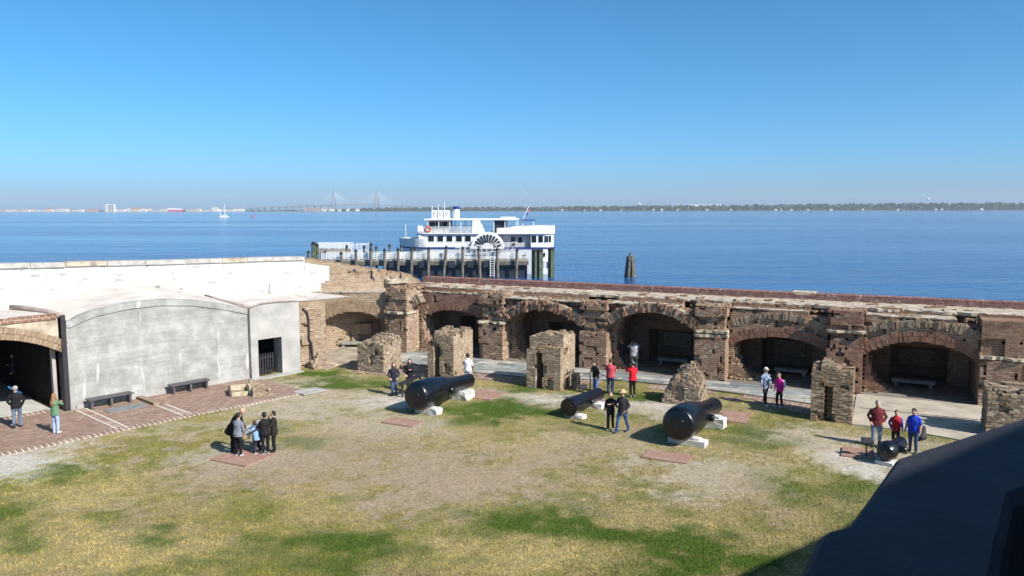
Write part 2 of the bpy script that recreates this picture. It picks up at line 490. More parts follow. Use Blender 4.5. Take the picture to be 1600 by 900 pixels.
    # casemate floor and outer scarp behind
# half an arch springs from the first pier's right shoulder
B = arc(PITCH * -2 + PW - .1, PITCH * -2 + PW + 4.6, 2.75, 3.7)
voussoirs('broken_upper_arch', B, PITCH * -2 + PW - .08, PITCH * -2 + PW + .62, [(0.0, .32), (.32, .28)], .25, .55, [brick_ruin, white_joint], RW, 0.11, .04, .06, 77)
fl = MB(); fl.box(-13.2, 27, 0.0, 6.5, -.2, .012); fl.build('casemate_floor', floor_dark, RW)
sc = MB(); sc.box(-14.6, 31, 6.55, 7.0, -5.0, 4.0); sc.build('scarp', mortar_dk, RW)
ledge('terreplein_cap', -13.0, 30, 1.62, 4.3, TOP2 - .10, TOP2 + .015, RW, 0.10, 8.8, zslope=.001)
def papocc(u, v, z): return (v > 4.2) & (v < 5.2) & (z < 4.6)
brick_solid('parapet', papocc, (-13.3, 4.2, 4.0), (30, 5.1, 4.54), [brick_par, mortar_par], RW, cell=(0.13, 0.45, 0.12), seed=5, p=(0.0, .014), hide=(3,))
mb = MB(); mb.box(11.05, 12.25, 4.185, 5.12, 4.40, 4.556); mb.build('coping_stone', mortar, RW)
# rampart beyond the last pier (right edge of the photograph)
def endocc(u, v, z):
    return (u > 19.8) & (v > .12 + .1 * vnoise(u * 2, z * 2, 3)) & (z > 2.3) & (z < np.where(v < 1.55, 4.02, TOP2)) & (u < 21.55)
brick_solid('pier_shoulder', endocc, (19.8, .1, 2.3), (21.5, 2.2, 4.1), [brick_brown, mortar_dk], RW, seed=66)

# ------------------------------------------------------------------ corner casemate and its high rampart
CC = empty('corner_casemate', (-12.45, 49.6, 0), 0, 'single-arch brick casemate in the far corner below the stepped rampart', 'wall')
A = arc(0.2, 4.05, 1.98, 2.55)
def occ(u, v, z):
    arch = (u > .2) & (u < 4.05) & (z < arch_z(u, A)) & (v < 1.7)
    cut = (u > 4.05 - .9 * np.abs(z - 2.9) * 0 ) & (u > 4.45 - .35 * vnoise(z * 2, v, 2))
    return (z < 3.78) & ~arch & ~cut & (v < 2.5)
brick_solid('casemate_front', occ, (-2.5, 0, 0), (4.6, 2.5, 3.8), [brick_tan, mortar], CC, seed=200)
voussoirs('arch_ring', A, .22, 4.03, [(0, .27), (.27, .25), (.52, .25)], -.02, .3, [brick_tan, mortar], CC, .1, .01, .01, 5)
ledge('lower_ledge', -.6, 4.45, -.06, 2.6, 3.76, 3.85, CC, .04, 3)
mb = MB(); mb.box(.75, 3.5, 1.55, 1.69, .25, 1.6); mb.build('embrasure_panel', simple('brown_plaster', (.22, .13, .10), .9), CC)
def eocc(u, v, z): return (np.abs(u - 2.1) < .85) & (z > .85)
brick_solid('embrasure_infill', eocc, (1.25, 1.4, .85), (3.0, 1.55, 1.5), [brick_tan, mortar], CC, seed=201)
UP = empty('corner_rampart', (-13.44, 49.68, 0), R(25.3), 'high brown brick rampart whose top slopes down toward the dock', 'wall')
def occ(u, v, z):
    top = 6.0 - .185 * u + .05 * vnoise(u * 1.5, 3)
    top = np.where(u > 7.1, top - (u - 7.1) * .55, top)
    step = np.where(z > 4.9, .10, 0) + np.where(vnoise(u * 1.8, z * 2.2, 8) > .82, .12, 0)
    return (v > step) & (z < top)
brick_solid('rampart_brickwork', occ, (0, 0, 0), (8.4, 1.1, 6.05), [brick_tan, mortar], UP, seed=210, hide=(3,))
mb = MB(); mb.box(4.35, 4.45, -.05, .12, 4.55, 5.05); mb.build('iron_tie', black_iron, UP)
ledge('stone_slab', 5.3, 6.9, -.35, .3, 4.15, 4.42, UP, .3, 6, mortar)

# ------------------------------------------------------------------ ruined pillars before the wall
def pillar(label, plan, top, seed, niche=None, mats=None, ragged=.25, rough=1.0, cell=(0.25, 0.125, 0.105)):
    us = [p[0] for p in plan]; vs = [p[1] for p in plan]
    b0 = (plan[0][0], plan[0][1]); b1 = (plan[1][0], plan[1][1])
    c = Matrix.Rotation(R(-26), 3, 'Z') @ Vector(((b0[0] + b1[0]) / 2, (b0[1] + b1[1]) / 2, 0)) + Vector((3.88, 43.68, 0))
    o = empty('ruined_pillar', c, R(-26), label, 'pillar', 'ruined brick pillars before the casemates')
    hu, hv = (b1[0] - b0[0]) / 2, (b1[1] - b0[1]) / 2
    def occ(u, v, z):
        t = top(u / hu, v / hv) + ragged * (vnoise(u * 3.1 + seed, v * 3.1, seed) - .5)
        er = (.13 * (vnoise(u * 2.5, z * 2.5 + seed, v * 2.5) > .72)) * ((v < 0) | (u < hu * .6)) * rough
        r = (np.abs(u) < hu - er) & (np.abs(v) < hv - er) & (z < t)
        if niche: r &= ~niche(u / hu, v / hv, z)
        return r
    brick_solid('masonry', occ, (-hu, -hv, 0), (hu, hv, 3.2), mats or [brick_tan, mortar], o, cell=cell, seed=seed, p=(0, .012 + .02 * (mats is not None)), jit=.005 + .012 * (mats is not None))
    return o
pillar('low squat crumbling brick stump before the corner casemate', ((-11.1, -6.1), (-9.3, -4.4)), lambda a, b: 1.85 - .25 * a * a + .1 * b, 31, None, [brick_ruin, mortar], .3)
pillar('hollow brick pillar behind the long cannon with the white-shirted man at its side', ((-6.5, -6.0), (-4.85, -3.9)),
       lambda a, b: np.where((b < -.55) & (a < -.25), 1.75 - .5 * np.maximum(-a - .6, 0) * 3, 2.5 + .12 * b), 32, lambda a, b, z: (np.abs(a + .28) < .22) & (b < .1) & (z < 2.0))
pillar('tall square brick pillar with an arched slot beside the handrail', ((-.75, -5.6), (1.15, -3.6)),
       lambda a, b: np.where(b < -.6, 2.2, 2.75) - .15 * (a < -.4), 33, lambda a, b, z: (np.abs(a + .22) < .2) & (b < .2) & (z < 1.95 - 2 * (a + .22) ** 2))
pillar('pyramid-shaped heap of pale crumbling brick left of the pier', ((6.4, -5.7), (8.2, -4.1)),
       lambda a, b: 1.38 * np.clip(1.22 - np.hypot(a - .1, b * .8) * .95, 0, 1) ** .8 + .25 * (np.abs(a) < .95), 34, None, [brick_ruin, mortar], .7, 1.0, (.19, .1, .085))
pillar('rough brick pillar with eroded crown standing behind the maroon-jacket man', ((13.0, -5.8), (14.65, -4.3)),
       lambda a, b: 2.45 - .25 * np.maximum(a, 0) - .2 * (a < -.6), 35, lambda a, b, z: (np.abs(a + .1) < .22) & (b < -.3) & (z < 1.6), [brick_tan, mortar], .3)
pillar('broken brick pillar cut off by the right edge of the picture', ((19.6, -5.4), (21.6, -3.6)),
       lambda a, b: 1.95 + .1 * b - .2 * a * a, 36, None, [brick_ruin, mortar], .35)
# ------------------------------------------------------------------ stone benches in the bays
bench_st = simple('casemate_bench_stone', (.33, .315, .285), .88, .25, 3, .3, .15)
def slab_bench(label, loc, rz, w=1.9):
    o = empty('stone_bench', loc, rz, label, 'bench', 'stone benches in the casemates')
    mb = MB(); mb.box(-w / 2, w / 2, -.28, .28, .22, .38); a = mb.build('seat', bench_st, o)
    for s in (-1, 1):
        mb = MB(); mb.box(s * w * .40 - .09, s * w * .40 + .09, -.2, .2, 0, .217); mb.build('support', bench_st, o)
def rw(u, v, z=0.0):
    p = Matrix.Rotation(R(-26), 3, 'Z') @ Vector((u, v, 0))
    return (3.88 + p.x, 43.68 + p.y, z)
slab_bench('pale stone bench inside the corner casemate', (-10.65, 50.75, .0), 0, 1.5)
slab_bench('stone bench in the shadow behind the pink-jacket woman', rw(11.2, 3.4), R(-26), 1.7)
slab_bench('stone bench at the back of the rightmost full arch', rw(17.2, 3.2), R(-26), 2.0)
slab_bench('stone bench deep in the dark arch behind the couple looking in', rw(4.6, 3.5), R(-26), 1.8)

# loose bricks and mortar lumps lying on the ruined ledges and at the pier feet
def rubble(name, spots, parent, seed, mats):
    r = random.Random(seed); mb = MB()
    for (u0, u1, v0, v1, z, n) in spots:
        for k in range(n):
            c = Vector((r.uniform(u0, u1), r.uniform(v0, v1), z + r.uniform(.0, .06))); q = Matrix.Rotation(r.uniform(0, 6.3), 3, 'Z') @ Matrix.Rotation(r.uniform(-.5, .5), 3, 'X')
            s_ = r.uniform(.5, 1.1)
            mb.obox(c, q @ Vector((.11 * s_, 0, 0)), q @ Vector((0, .055 * s_ * r.uniform(.7, 1.6), 0)), q @ Vector((0, 0, .045 * s_ * r.uniform(.7, 1.5))))
    return mb.build(name, mats, parent, fix=False, kind='stuff')
sp = []
for i in range(-2, 4):
    a = PITCH * i
    sp += [(a - .1, a + PW + .1, .1, 1.4, (4.1, 4.05, 3.8, 4.0, 4.08, 2.4)[i + 2], 34), (a + PW, a + PITCH, .5 if i in (-1, 0, 2, 3) else 1.2, 1.6, 3.86, 26), (a + PW - .1, a + PW + 1.3, .8, 2.3, .05, 40), (a + PW, a + PITCH, 1.7, 2.4, 4.12, 12)]
rubble('loose_bricks', sp, RW, 4, brick_tan)

# ------------------------------------------------------------------ left side: concrete casemate, vaulted roofs, white rampart
LP, LA = Vector((-20.26, 34.47, 0)), R(48.4)
def lw(u, v, z=0.0):
    p = Matrix.Rotation(LA, 3, 'Z') @ Vector((u, v, 0))
    return (LP.x + p.x, LP.y + p.y, z)
def concrete_mat():
    m, nt, b = newmat('casemate_concrete')
    c = ramp(nt, noise(nt, 1.1, 6, .65), [(.30, (.25, .245, .225)), (.52, (.37, .365, .34)), (.70, (.50, .495, .47))])
    st = ramp(nt, noise(nt, 1.0, 5, .7, stretch=(.5, .5, 7.0)), [(.48, 0.0), (.68, .42)])       # board-marked courses
    c = mix(nt, st, c, (.19, .185, .17))
    dr = ramp(nt, noise(nt, 1.6, 3, .6, stretch=(1.6, 1.6, .22)), [(.63, 0.0), (.69, .7)])      # lime runs
    c = mix(nt, dr, c, (.58, .57, .54))
    sp = ramp(nt, noise(nt, 14, 4, .7), [(.66, 0.0), (.72, .55)])
    c = mix(nt, sp, c, (.16, .15, .14))
    nt.links.new(c, b.inputs['Base Color']); b.inputs['Roughness'].default_value = .95; b.inputs['Specular IOR Level'].default_value = .15
    nt.links.new(bump(nt, noise(nt, 9, 8, .75), .7, .05), b.inputs['Normal'])
    return m
def white_mat():
    m, nt, b = newmat('white_paint')
    c = ramp(nt, noise(nt, .8, 5, .6), [(.3, (.56, .55, .53)), (.7, (.72, .71, .69))])
    sp = ramp(nt, noise(nt, 2.0, 6, .68, stretch=(.5, .5, 2.0)), [(.57, 0.0), (.61, .85)])
    c = mix(nt, sp, c, (.27, .25, .225))
    nt.links.new(c, b.inputs['Base Color']); b.inputs['Roughness'].default_value = .9; b.inputs['Specular IOR Level'].default_value = .15
    nt.links.new(bump(nt, noise(nt, 7, 6, .7, stretch=(.6, .6, 2)), .8, .04), b.inputs['Normal'])
    return m
conc, white = concrete_mat(), white_mat()
conc2 = simple('pale_concrete', (.40, .385, .36), .92, .14, 1.2, .35, .15, bscale=16)
roofm = simple('vault_roof_cement', (.60, .54, .48), .95, .14, .8, .25, .12, bscale=20)
gutter = simple('gutter_clay', (.34, .27, .24), .8, .15, 3)
plaster = simple('tan_plaster', (.48, .40, .30), .95, .3, 2.0, .5, .1)

FU = [(-9, 4.45), (-5.5, 4.6), (-2.5, 4.55), (-.25, 4.40), (.1, 4.10), (.6, 4.32), (1.34, 4.55), (2.79, 4.74), (4.32, 4.77), (5.93, 4.60), (7.65, 4.22), (8.95, 3.84), (9.4, 4.02), (10.66, 4.05), (11.7, 3.98), (14.2, 3.93)]
BU = [(-9, 4.7), (-5.5, 5.2), (-3.3, 4.95), (-1.2, 4.5), (.9, 4.66), (3.2, 5.18), (4.6, 5.36), (5.85, 5.3), (7.2, 4.92), (8.36, 4.46), (9.1, 4.18), (11, 4.08), (13.7, 3.93), (17.6, 3.8)]
fz = lambda u: float(np.interp(u, *zip(*FU)))
bz = lambda u: float(np.interp(u, *zip(*BU)))
CS = empty('concrete_casemate', LP, LA, 'grey concrete casemate front with arched top and a doorway at its right end', 'building')
# main concrete face
us = np.linspace(0.02, 8.95, 46)
def face(name, us, z0, y0, y1, mat, parent, topoff=-.02):
    mb = MB()
    P = [(u, z0) for u in us] ; T = [(u, fz(u) + topoff) for u in us]
    n = len(us)
    V = [(u, y0, z) for u, z in P] + [(u, y0, z) for u, z in T] + [(u, y1, z) for u, z in P] + [(u, y1, z) for u, z in T]
    F = [(i, i + 1, n + i + 1, n + i) for i in range(n - 1)] + [(n + i, n + i + 1, 3 * n + i + 1, 3 * n + i) for i in range(n - 1)] + [(2 * n + i + 1, 2 * n + i, 3 * n + i, 3 * n + i + 1) for i in range(n - 1)]
    F += [(0, n, 3 * n, 2 * n), (n - 1, 3 * n - 1, 4 * n - 1, 2 * n - 1)]
    mb.add(V, F)
    return mb.build(name, mat, parent)
face('front_wall', us, -.1, 0, .6, conc, CS)
mb = MB(); mb.box(.25, 8.9, -.10, -.003, -.05, .22); mb.build('base_course', conc2, CS)
# raised concrete band following the arched top
mb = MB()
for i in range(len(us) - 1):
    a, b = us[i], us[i + 1]
    mb.add([(a, -.05, fz(a) - .30), (b, -.05, fz(b) - .30), (b, -.05, fz(b) + .02), (a, -.05, fz(a) + .02), (a, -.002, fz(a) - .30), (b, -.002, fz(b) - .30), (b, .3, fz(b) + .03), (a, .3, fz(a) + .03)],
           [(0, 1, 2, 3), (4, 5, 1, 0), (3, 2, 6, 7)])
mb.build('arched_band', conc, CS, fix=False)
# doorway wall
DU0, DU1, DH = 9.4, 10.85, 2.1
face('door_pier', np.linspace(8.97, DU0, 4), -.1, -.22, .6, conc2, CS)
face('door_pier', np.linspace(DU1, 12.02, 6), -.1, -.22, .6, conc2, CS)
face('lintel', np.linspace(DU0 + .001, DU1 - .001, 8), DH, -.22, .6, conc2, CS)
mb = MB(); mb.box(8.8, 11.9, -.75, -.225, -.05, .06); mb.build('door_step', conc2, CS)
inner = simple('dark_interior', (.018, .016, .015), .95, .2, 2, .1, .1)  # darkness of the unlit rooms is put into this near-black colour
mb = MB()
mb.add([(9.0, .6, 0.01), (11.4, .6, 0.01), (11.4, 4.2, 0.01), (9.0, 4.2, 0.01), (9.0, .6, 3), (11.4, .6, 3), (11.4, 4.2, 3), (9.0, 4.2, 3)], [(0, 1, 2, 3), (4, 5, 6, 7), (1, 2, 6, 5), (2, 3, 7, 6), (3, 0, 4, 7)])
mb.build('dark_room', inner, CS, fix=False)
g = empty('picket_gate', lw(DU0 + .08, .12, .07), LA, 'black picket gate standing in the concrete doorway', 'gate')
for k in range(7):
    mb = MB(); x = .05 + k * .155
    mb.slab([(x - .04, 0.0), (x + .04, 0.0), (x + .04, 1.12), (x, 1.2), (x - .04, 1.12)], -.02, .02); mb.build('picket', black_wood, g)
for z in (.12, .88):
    mb = MB(); mb.box(0, 1.05, .021, .06, z, z + .09); mb.build('rail', black_wood, g)
# vaulted roofs
def roof(name, u0, u1, b_off=0):
    uu = np.linspace(u0, u1, int((u1 - u0) / .2) + 2); vv = np.linspace(-.06, 5.05, 22)
    V = []
    for u in uu:
        for v in vv:
            t = max(0, min(1, v / 5.0)); t2 = t
            V.append((u, v, fz(u) * (1 - t2) + bz(u) * t2 + .035 * (float(fbm(u * .8, v * .8, 3)) - .5)))
    n = len(vv)
    F = [(i * n + j, (i + 1) * n + j, (i + 1) * n + j + 1, i * n + j + 1) for i in range(len(uu) - 1) for j in range(n - 1)]
    me = bpy.data.meshes.new(name); me.from_pydata(V, [], F); me.update()
    o = link(name, me, roofm, CS, smooth=True)
    return o
roof('vault_roof', .02, 8.95)
roof('door_roof', 8.95, 15.8)
roof('arch_roof', -9, .02)
for pts in ([(-.12, 0.0, 4.42), (-.35, 1.2, 4.52), (-.75, 2.6, 4.60), (-1.1, 3.6, 4.62)], [(9.0, -.05, 3.9), (8.9, 1.2, 3.99), (8.7, 2.6, 4.12), (8.55, 3.8, 4.28)]):
    mb = MB(); mb.tube(pts, .12, 10); mb.build('roof_gutter', gutter, CS, smooth=True)
mb = MB(); mb.tube([(9.0, -.16, 3.88), (9.6, -.24, 4.09), (10.7, -.24, 4.10), (11.9, -.2, 4.0)], .05, 8); mb.build('drip_edge', gutter, CS, smooth=True)
for c in ((5.6, 3.1, 5.12), (6.4, 2.1, 5.0)):
    mb = MB(); mb.ell(c, (.15, .11, .055), 8, 5); mb.build('roof_vent', stone_grey, CS)
# brick end wall right of the doorway, with its collapsed foot
BE = empty('brick_end_wall', LP, LA, 'brick wall end with crumbled foot between the concrete doorway and corner arch', 'wall')
def occ(u, v, z):
    er = np.where((z < 1.7) & (u < 12.9), .30 * vnoise(u * 2.4, z * 2.6, 4), 0) + .10 * (vnoise(u * 2, z * 2, v + 5) > .8)
    return (v > er) & (u > 12.03) & (u < 13.95 - .12 * vnoise(z * 3, v * 2)) & (z < 3.9)
brick_solid('masonry', occ, (12.03, 0, 0), (13.95, 4.8, 3.9), [brick_tan, mortar], BE, seed=300, p=(0, .025))
def occ(u, v, z): return (z < .9 - 1.1 * np.abs(u - 13.3) + .5 * (vnoise(u * 3, v * 3, 1) - .5)) & (v > -.7 + .5 * z)
brick_solid('rubble', occ, (12.6, -.7, 0), (14.3, 0, 1.1), [brick_ruin, mortar], BE, seed=301, p=(0, .03), jit=.012)
mb = MB(); mb.tube([(12.35, -.06, 3.55), (12.62, -.1, 3.3), (12.72, -.1, 2.9), (12.72, -.1, 1.7), (12.85, -.12, 1.5), (12.95, -.14, .2), (13.0, -.2, .05)], .055, 8); mb.build('downpipe', simple('dark_pipe', (.06, .045, .06), .6), BE, smooth=True)
# left brick arch and the dark casemate behind it
BA = empty('brick_arch_casemate', LP, LA, 'segmental brick arch over the wide dark casemate at the left edge', 'building')
AA = arc(-6.4, -.22, 2.75, 3.68)
mb = MB()
uu = np.linspace(-9, -.3, 40)
for a, b in zip(uu[:-1], uu[1:]):
    za = float(arch_z(a, AA)) + .55 if a > -6.4 else 0; zb = float(arch_z(b, AA)) + .55 if b > -6.4 else 0
    za, zb = min(za, 4.2), min(zb, 4.2)
    mb.add([(a, .0, za), (b, .0, zb), (b, .0, fz(b) - .03), (a, .0, fz(a) - .03), (a, .5, za), (b, .5, zb), (b, .5, fz(b) - .03), (a, .5, fz(a) - .03)], [(0, 1, 2, 3), (5, 4, 7, 6), (0, 4, 5, 1), (3, 2, 6, 7)])
mb.build('plaster_band', plaster, BA, fix=False)
voussoirs('arch_ring', AA, -6.4, -.2, [(0, .27), (.27, .27)], -.03, .5, [brick_tan, mortar], BA, .1, .008, .012, 8)
def occ(u, v, z): return (u < -.3) & (z > 4.28)
brick_solid('cornice_course', occ, (-9, -.05, 4.3), (-.3, .2, 4.5), [brick_red, mortar], BA, seed=305)
mb = MB(); mb.box(-.22, -.02, -.12, .55, 0, 4.45); mb.build('black_post', black_wood, BA)
mb = MB(); mb.box(-.46, -.31, .55, .8, 0, 3.4); mb.build('jamb', conc2, BA)
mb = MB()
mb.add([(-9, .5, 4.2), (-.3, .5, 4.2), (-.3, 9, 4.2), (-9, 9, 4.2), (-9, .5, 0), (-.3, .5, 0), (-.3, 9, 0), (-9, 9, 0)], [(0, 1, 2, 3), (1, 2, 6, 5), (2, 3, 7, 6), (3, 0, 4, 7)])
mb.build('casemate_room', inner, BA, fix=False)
mb = MB(); mb.box(-9, -.5, .85, 9, -.1, .045); mb.build('casemate_floor', simple('slab_floor', (.50, .48, .44), .9, .12, 1.5), BA)
# white rampart
WR = empty('white_rampart', LP, LA, 'long whitewashed rampart wall with stone coping above the vaulted roofs', 'wall')
mb = MB(); n = 60
uu = np.linspace(-12, 15.9, n)
wt = lambda u: 6.17 - .0265 * (u - 6)
V = [(u, 5.0, 4.3 if u < -.3 else 3.2) for u in uu] + [(u, 5.0, wt(u)) for u in uu] + [(u, 5.8, 4.3 if u < -.3 else 3.2) for u in uu] + [(u, 5.8, wt(u)) for u in uu]
F = [(i, i + 1, n + i + 1, n + i) for i in range(n - 1)] + [(n + i, n + i + 1, 3 * n + i + 1, 3 * n + i) for i in range(n - 1)] + [(2 * n + i + 1, 2 * n + i, 3 * n + i, 3 * n + i + 1) for i in range(n - 1)]
mb.add(V, F); mb.build('painted_wall', white, WR, fix=False)
u = -12.0; k = 0
while u < 15.6:
    l = rnd.uniform(1.5, 2.3); u2 = min(u + l, 15.85)
    mb = MB(); d = rnd.uniform(-.015, .015)
    mb.obox(((u + u2) / 2, 5.35, wt((u + u2) / 2) + .12 + d), ((u2 - u) / 2 - .012, 0, -.0265 * (u2 - u) / 2), (0, .47, 0), (0, 0, .115))
    mb.build('coping_stone', stone_grey if k % 4 else ledge_mat, WR); u = u2; k += 1
mb = MB(); mb.box(.0, 15.9, 5.9, 6.4, -5, 5.6); mb.build('scarp', mortar_dk, WR); mb = MB(); mb.box(-12, -.001, 9.2, 9.7, -5, 5.6); mb.build('scarp', mortar_dk, WR)
mb = MB()
mb.slab([(0.0, 3.8), (1.0, 3.8), (1.0, 4.35), (1.25, 4.35), (1.25, 4.5), (1.55, 4.5), (1.55, 5.45), (0.0, 5.72)], -.06, -.02); o = mb.build('painted_return', white, UP)
mb = MB(); mb.slab([(13.2, 4.0), (13.45, 4.0), (13.36, 4.55), (13.30, 4.6)], 4.9, 5.0); mb.build('buttress', conc2, WR)

# ------------------------------------------------------------------ near battery: black parapet, its mass and the taller block behind the camera
def battery_mat():
    m, nt, b = newmat('black_battery_paint')
    c = ramp(nt, noise(nt, 2.2, 6, .65), [(.3, (.024, .026, .034)), (.7, (.042, .045, .056))])
    w = ramp(nt, noise(nt, 9, 5, .75), [(.68, 0.0), (.74, .6)])
    c = mix(nt, w, c, (.10, .10, .11))
    nt.links.new(c, b.inputs['Base Color']); b.inputs['Roughness'].default_value = .7; b.inputs['Specular IOR Level'].default_value = .2
    sc_ = ramp(nt, noise(nt, 2.6, 9, .8), [(.56, 0.0), (.62, .35)])
    c = mix(nt, sc_, c, (.05, .052, .06)); nt.links.new(c, b.inputs['Base Color'])
    nt.links.new(bump(nt, noise(nt, 11, 9, .75), .8, .03), b.inputs['Normal'])
    return m
bat = battery_mat()
BT = empty('battery_parapet', (1.2, 2.3, 0), 0, 'black painted concrete battery parapet in the near right foreground', 'wall')
outer = [(14.2, 12.1), (7.0, 6.75), (4.0, 4.55), (2.16, 3.22), (1.73, 2.935), (1.50, 2.785), (1.395, 2.715), (1.28, 2.555), (1.10, 2.31), (.95, 2.11), (.875, 2.08), (.845, 2.045), (.705, 1.815), (.2, .95), (-.38, 0.0), (-1.5, -1.9), (-3, -4.4)]
innr = [(14.5, 11.65), (7.25, 6.3), (4.2, 4.15), (2.36, 2.83), (1.96, 2.57), (1.72, 2.41), (1.56, 2.31), (1.45, 2.16), (1.31, 1.97), (1.19, 1.80), (1.14, 1.73), (1.10, 1.67), (.99, 1.51), (.45, .70), (-.10, -.2), (-1.2, -2.1), (-2.7, -4.6)]
ox, oy = 1.2, 2.3
rings_t = []
mb = MB(); n = len(outer)
V = []
for (a, b), (c, d) in zip(outer, innr):
    V += [(a - ox, b - oy, 0), (a - ox, b - oy, 8.28), (a + (c - a) * .05 - ox, b + (d - b) * .05 - oy, 8.3), (c + (a - c) * .06 - ox, d + (b - d) * .06 - oy, 8.31), (c - ox, d - oy, 8.27), (c - ox, d - oy, 7.0)]
F = [(i * 6 + j, (i + 1) * 6 + j, (i + 1) * 6 + j + 1, i * 6 + j + 1) for i in range(n - 1) for j in range(5)]
mb.add(V, F)
mb.build('parapet_wall', bat, BT, fix=False)
mb = MB()
fp = [(c - ox, d - oy) for c, d in innr] + [(12, -4.6 - oy), (17, 9 - oy)]
mb.prism(fp[::-1], 6.9, 7.55); mb.build('gun_platform', bat, BT)
BB = empty('battery_block', (5.0, 0, 0), 0, 'tall black concrete battery block rising behind the viewpoint', 'building')
d0 = Vector((.80, .60)); p0 = Vector((4.35, .12)); nn = Vector((.60, -.80))
def q(t, s): w = p0 + d0 * t + nn * s; return (w.x - 5.0, w.y)
mb = MB(); mb.prism([q(-6, 0), q(26, 0), q(26, 3), q(-6, 3)][::-1], 0, 11.0); mb.build('upper_wall', bat, BB)
mb = MB(); mb.prism([q(-6.2, -.12), q(26.2, -.12), q(26.2, 3.1), q(-6.2, 3.1)][::-1], 11.002, 11.25); mb.build('coping', bat, BB)

# ------------------------------------------------------------------ ground
PATCHES=[
 ('sand',-18.08,27.37,1.94,1.49,1),('sand',-18.09,26.33,1.32,0.88,0.8),('sand',-9.94,27.96,2.56,1.7,0.75),('earth',-8.7,26.67,4.22,2.71,0.75),('dirt',-10.67,38.06,3.01,3.41,0.9),
 ('dirt',-10.6,34.58,2.59,1.08,0.7),('dirt',-7.04,36.0,3.6,1.88,0.85),('sand',-5.51,36.0,1.65,1.06,0.8),('dirt',-5.54,32.46,2.98,2.1,0.7),('earth',-2.16,25.06,3.55,2.73,0.85),
 ('earth',-6.43,28.88,3.85,3.02,0.5),('earth',1.22,28.49,3.09,2.06,0.5),('dirt',6.81,26.0,2.06,2.33,0.8),('earth',7.58,24.47,1.22,1.63,0.6),('dirt',2.14,36.0,3.3,1.41,0.9),
 ('sand',2.03,36.74,1.84,0.86,0.7),('dirt',6.19,34.58,3.17,1.41,0.9),('sand',6.65,35.51,1.48,0.69,0.6),('dirt',-0.65,38.06,2.22,1.05,0.8),('dirt',11.5,30.57,2.29,1.18,0.85),
 ('sand',12.61,27.23,1.7,1.61,0.95),('dirt',12.12,28.88,1.68,1.36,0.8),('dirt',15.37,28.49,1.9,1.47,0.7),('earth',-13.1,23.36,1.17,0.69,0.5),('earth',-9.97,23.1,1.54,0.77,0.4),
 ('earth',8.22,22.1,0.74,0.71,0.5),('dirt',-13.02,32.46,3.25,0.76,0.55),('dirt',-15.9,31.02,3.1,0.61,0.6),('dirt',-18.06,28.49,2.14,0.59,0.6),('green',-10.93,42.3,1.27,0.97,1),
 ('green',-8.78,39.77,2.32,1.43,0.9),('green',-6.9,40.68,1.36,1.05,0.6),('green',-0.29,34.58,2.45,1.63,0.95),('green',-1.55,32.96,1.37,0.98,0.6),('green',0.66,38.9,1.62,0.82,0.8),
 ('green',3.93,37.0,1.23,0.74,0.7),('green',6.61,37.0,1.39,0.99,0.8),('green',4.57,33.49,1.67,1.02,0.4),('green',9.62,31.3,1.56,0.8,0.7),('green',9.91,29.7,1.73,0.96,0.6),
 ('green',11.99,33.49,1.67,0.81,0.4),('green',11.3,26.2,0.65,0.56,1),('green',0.0,21.87,1.37,0.87,1),('green',1.47,21.28,1.24,0.74,0.9),('green',2.89,20.84,1.56,0.79,1),
 ('green',4.63,20.55,1.54,0.84,0.9),('green',5.01,19.19,1.44,0.8,1),('green',6.29,19.56,0.98,0.87,0.9),('green',3.99,18.32,1.37,0.61,0.8),('green',-6.38,19.87,0.91,0.57,0.8),
 ('green',-4.5,20.34,1.19,0.75,0.9),('green',-4.59,18.83,0.94,0.51,0.8),('green',-7.68,19.19,1.12,0.47,0.5),('green',-10.12,20.84,0.69,0.55,0.8),('green',-15.56,25.87,1.29,0.61,0.7),
 ('green',-15.65,26.81,0.89,0.33,0.7),('green',-15.41,24.18,1.01,0.64,0.5),('green',-15.22,22.59,0.75,0.65,0.7),('green',-13.94,20.34,0.76,0.75,0.6),('green',-8.89,29.7,1.49,0.8,0.55),
 ('green',-10.09,31.96,1.33,0.74,0.45),('green',-2.72,19.56,0.82,0.55,0.5),('green',8.95,24.76,1.24,1.67,0.45),('green',11.29,24.76,1.03,1.39,0.5),('green',-21.34,36.37,0.03,0.12,0),
 ('straw',-14.07,24.76,2.48,1.44,0.6),('straw',-10.39,19.94,1.83,0.79,0.6),('straw',0.0,19.56,2.28,0.9,0.8),('straw',-2.12,20.34,1.36,0.67,0.5),('straw',2.18,25.37,2.11,1.28,0.3),
 ('straw',10.3,26.67,1.56,1.29,0.5),('straw',0.76,29.7,2.23,1.28,0.4),
]
PATCHES = [('earth', -2.0, 25.6, 4.0, 2.8, .5), ('earth', -6.5, 29.5, 5.0, 3.0, .4), ('dirt', 3.5, 29.0, 3.5, 1.8, .45)] + PATCHES
CT = {'sand': (.60, .55, .47), 'dirt': (.48, .40, .295), 'earth': (.40, .31, .21), 'green': (.08, .13, .022), 'straw': (.44, .355, .165)}
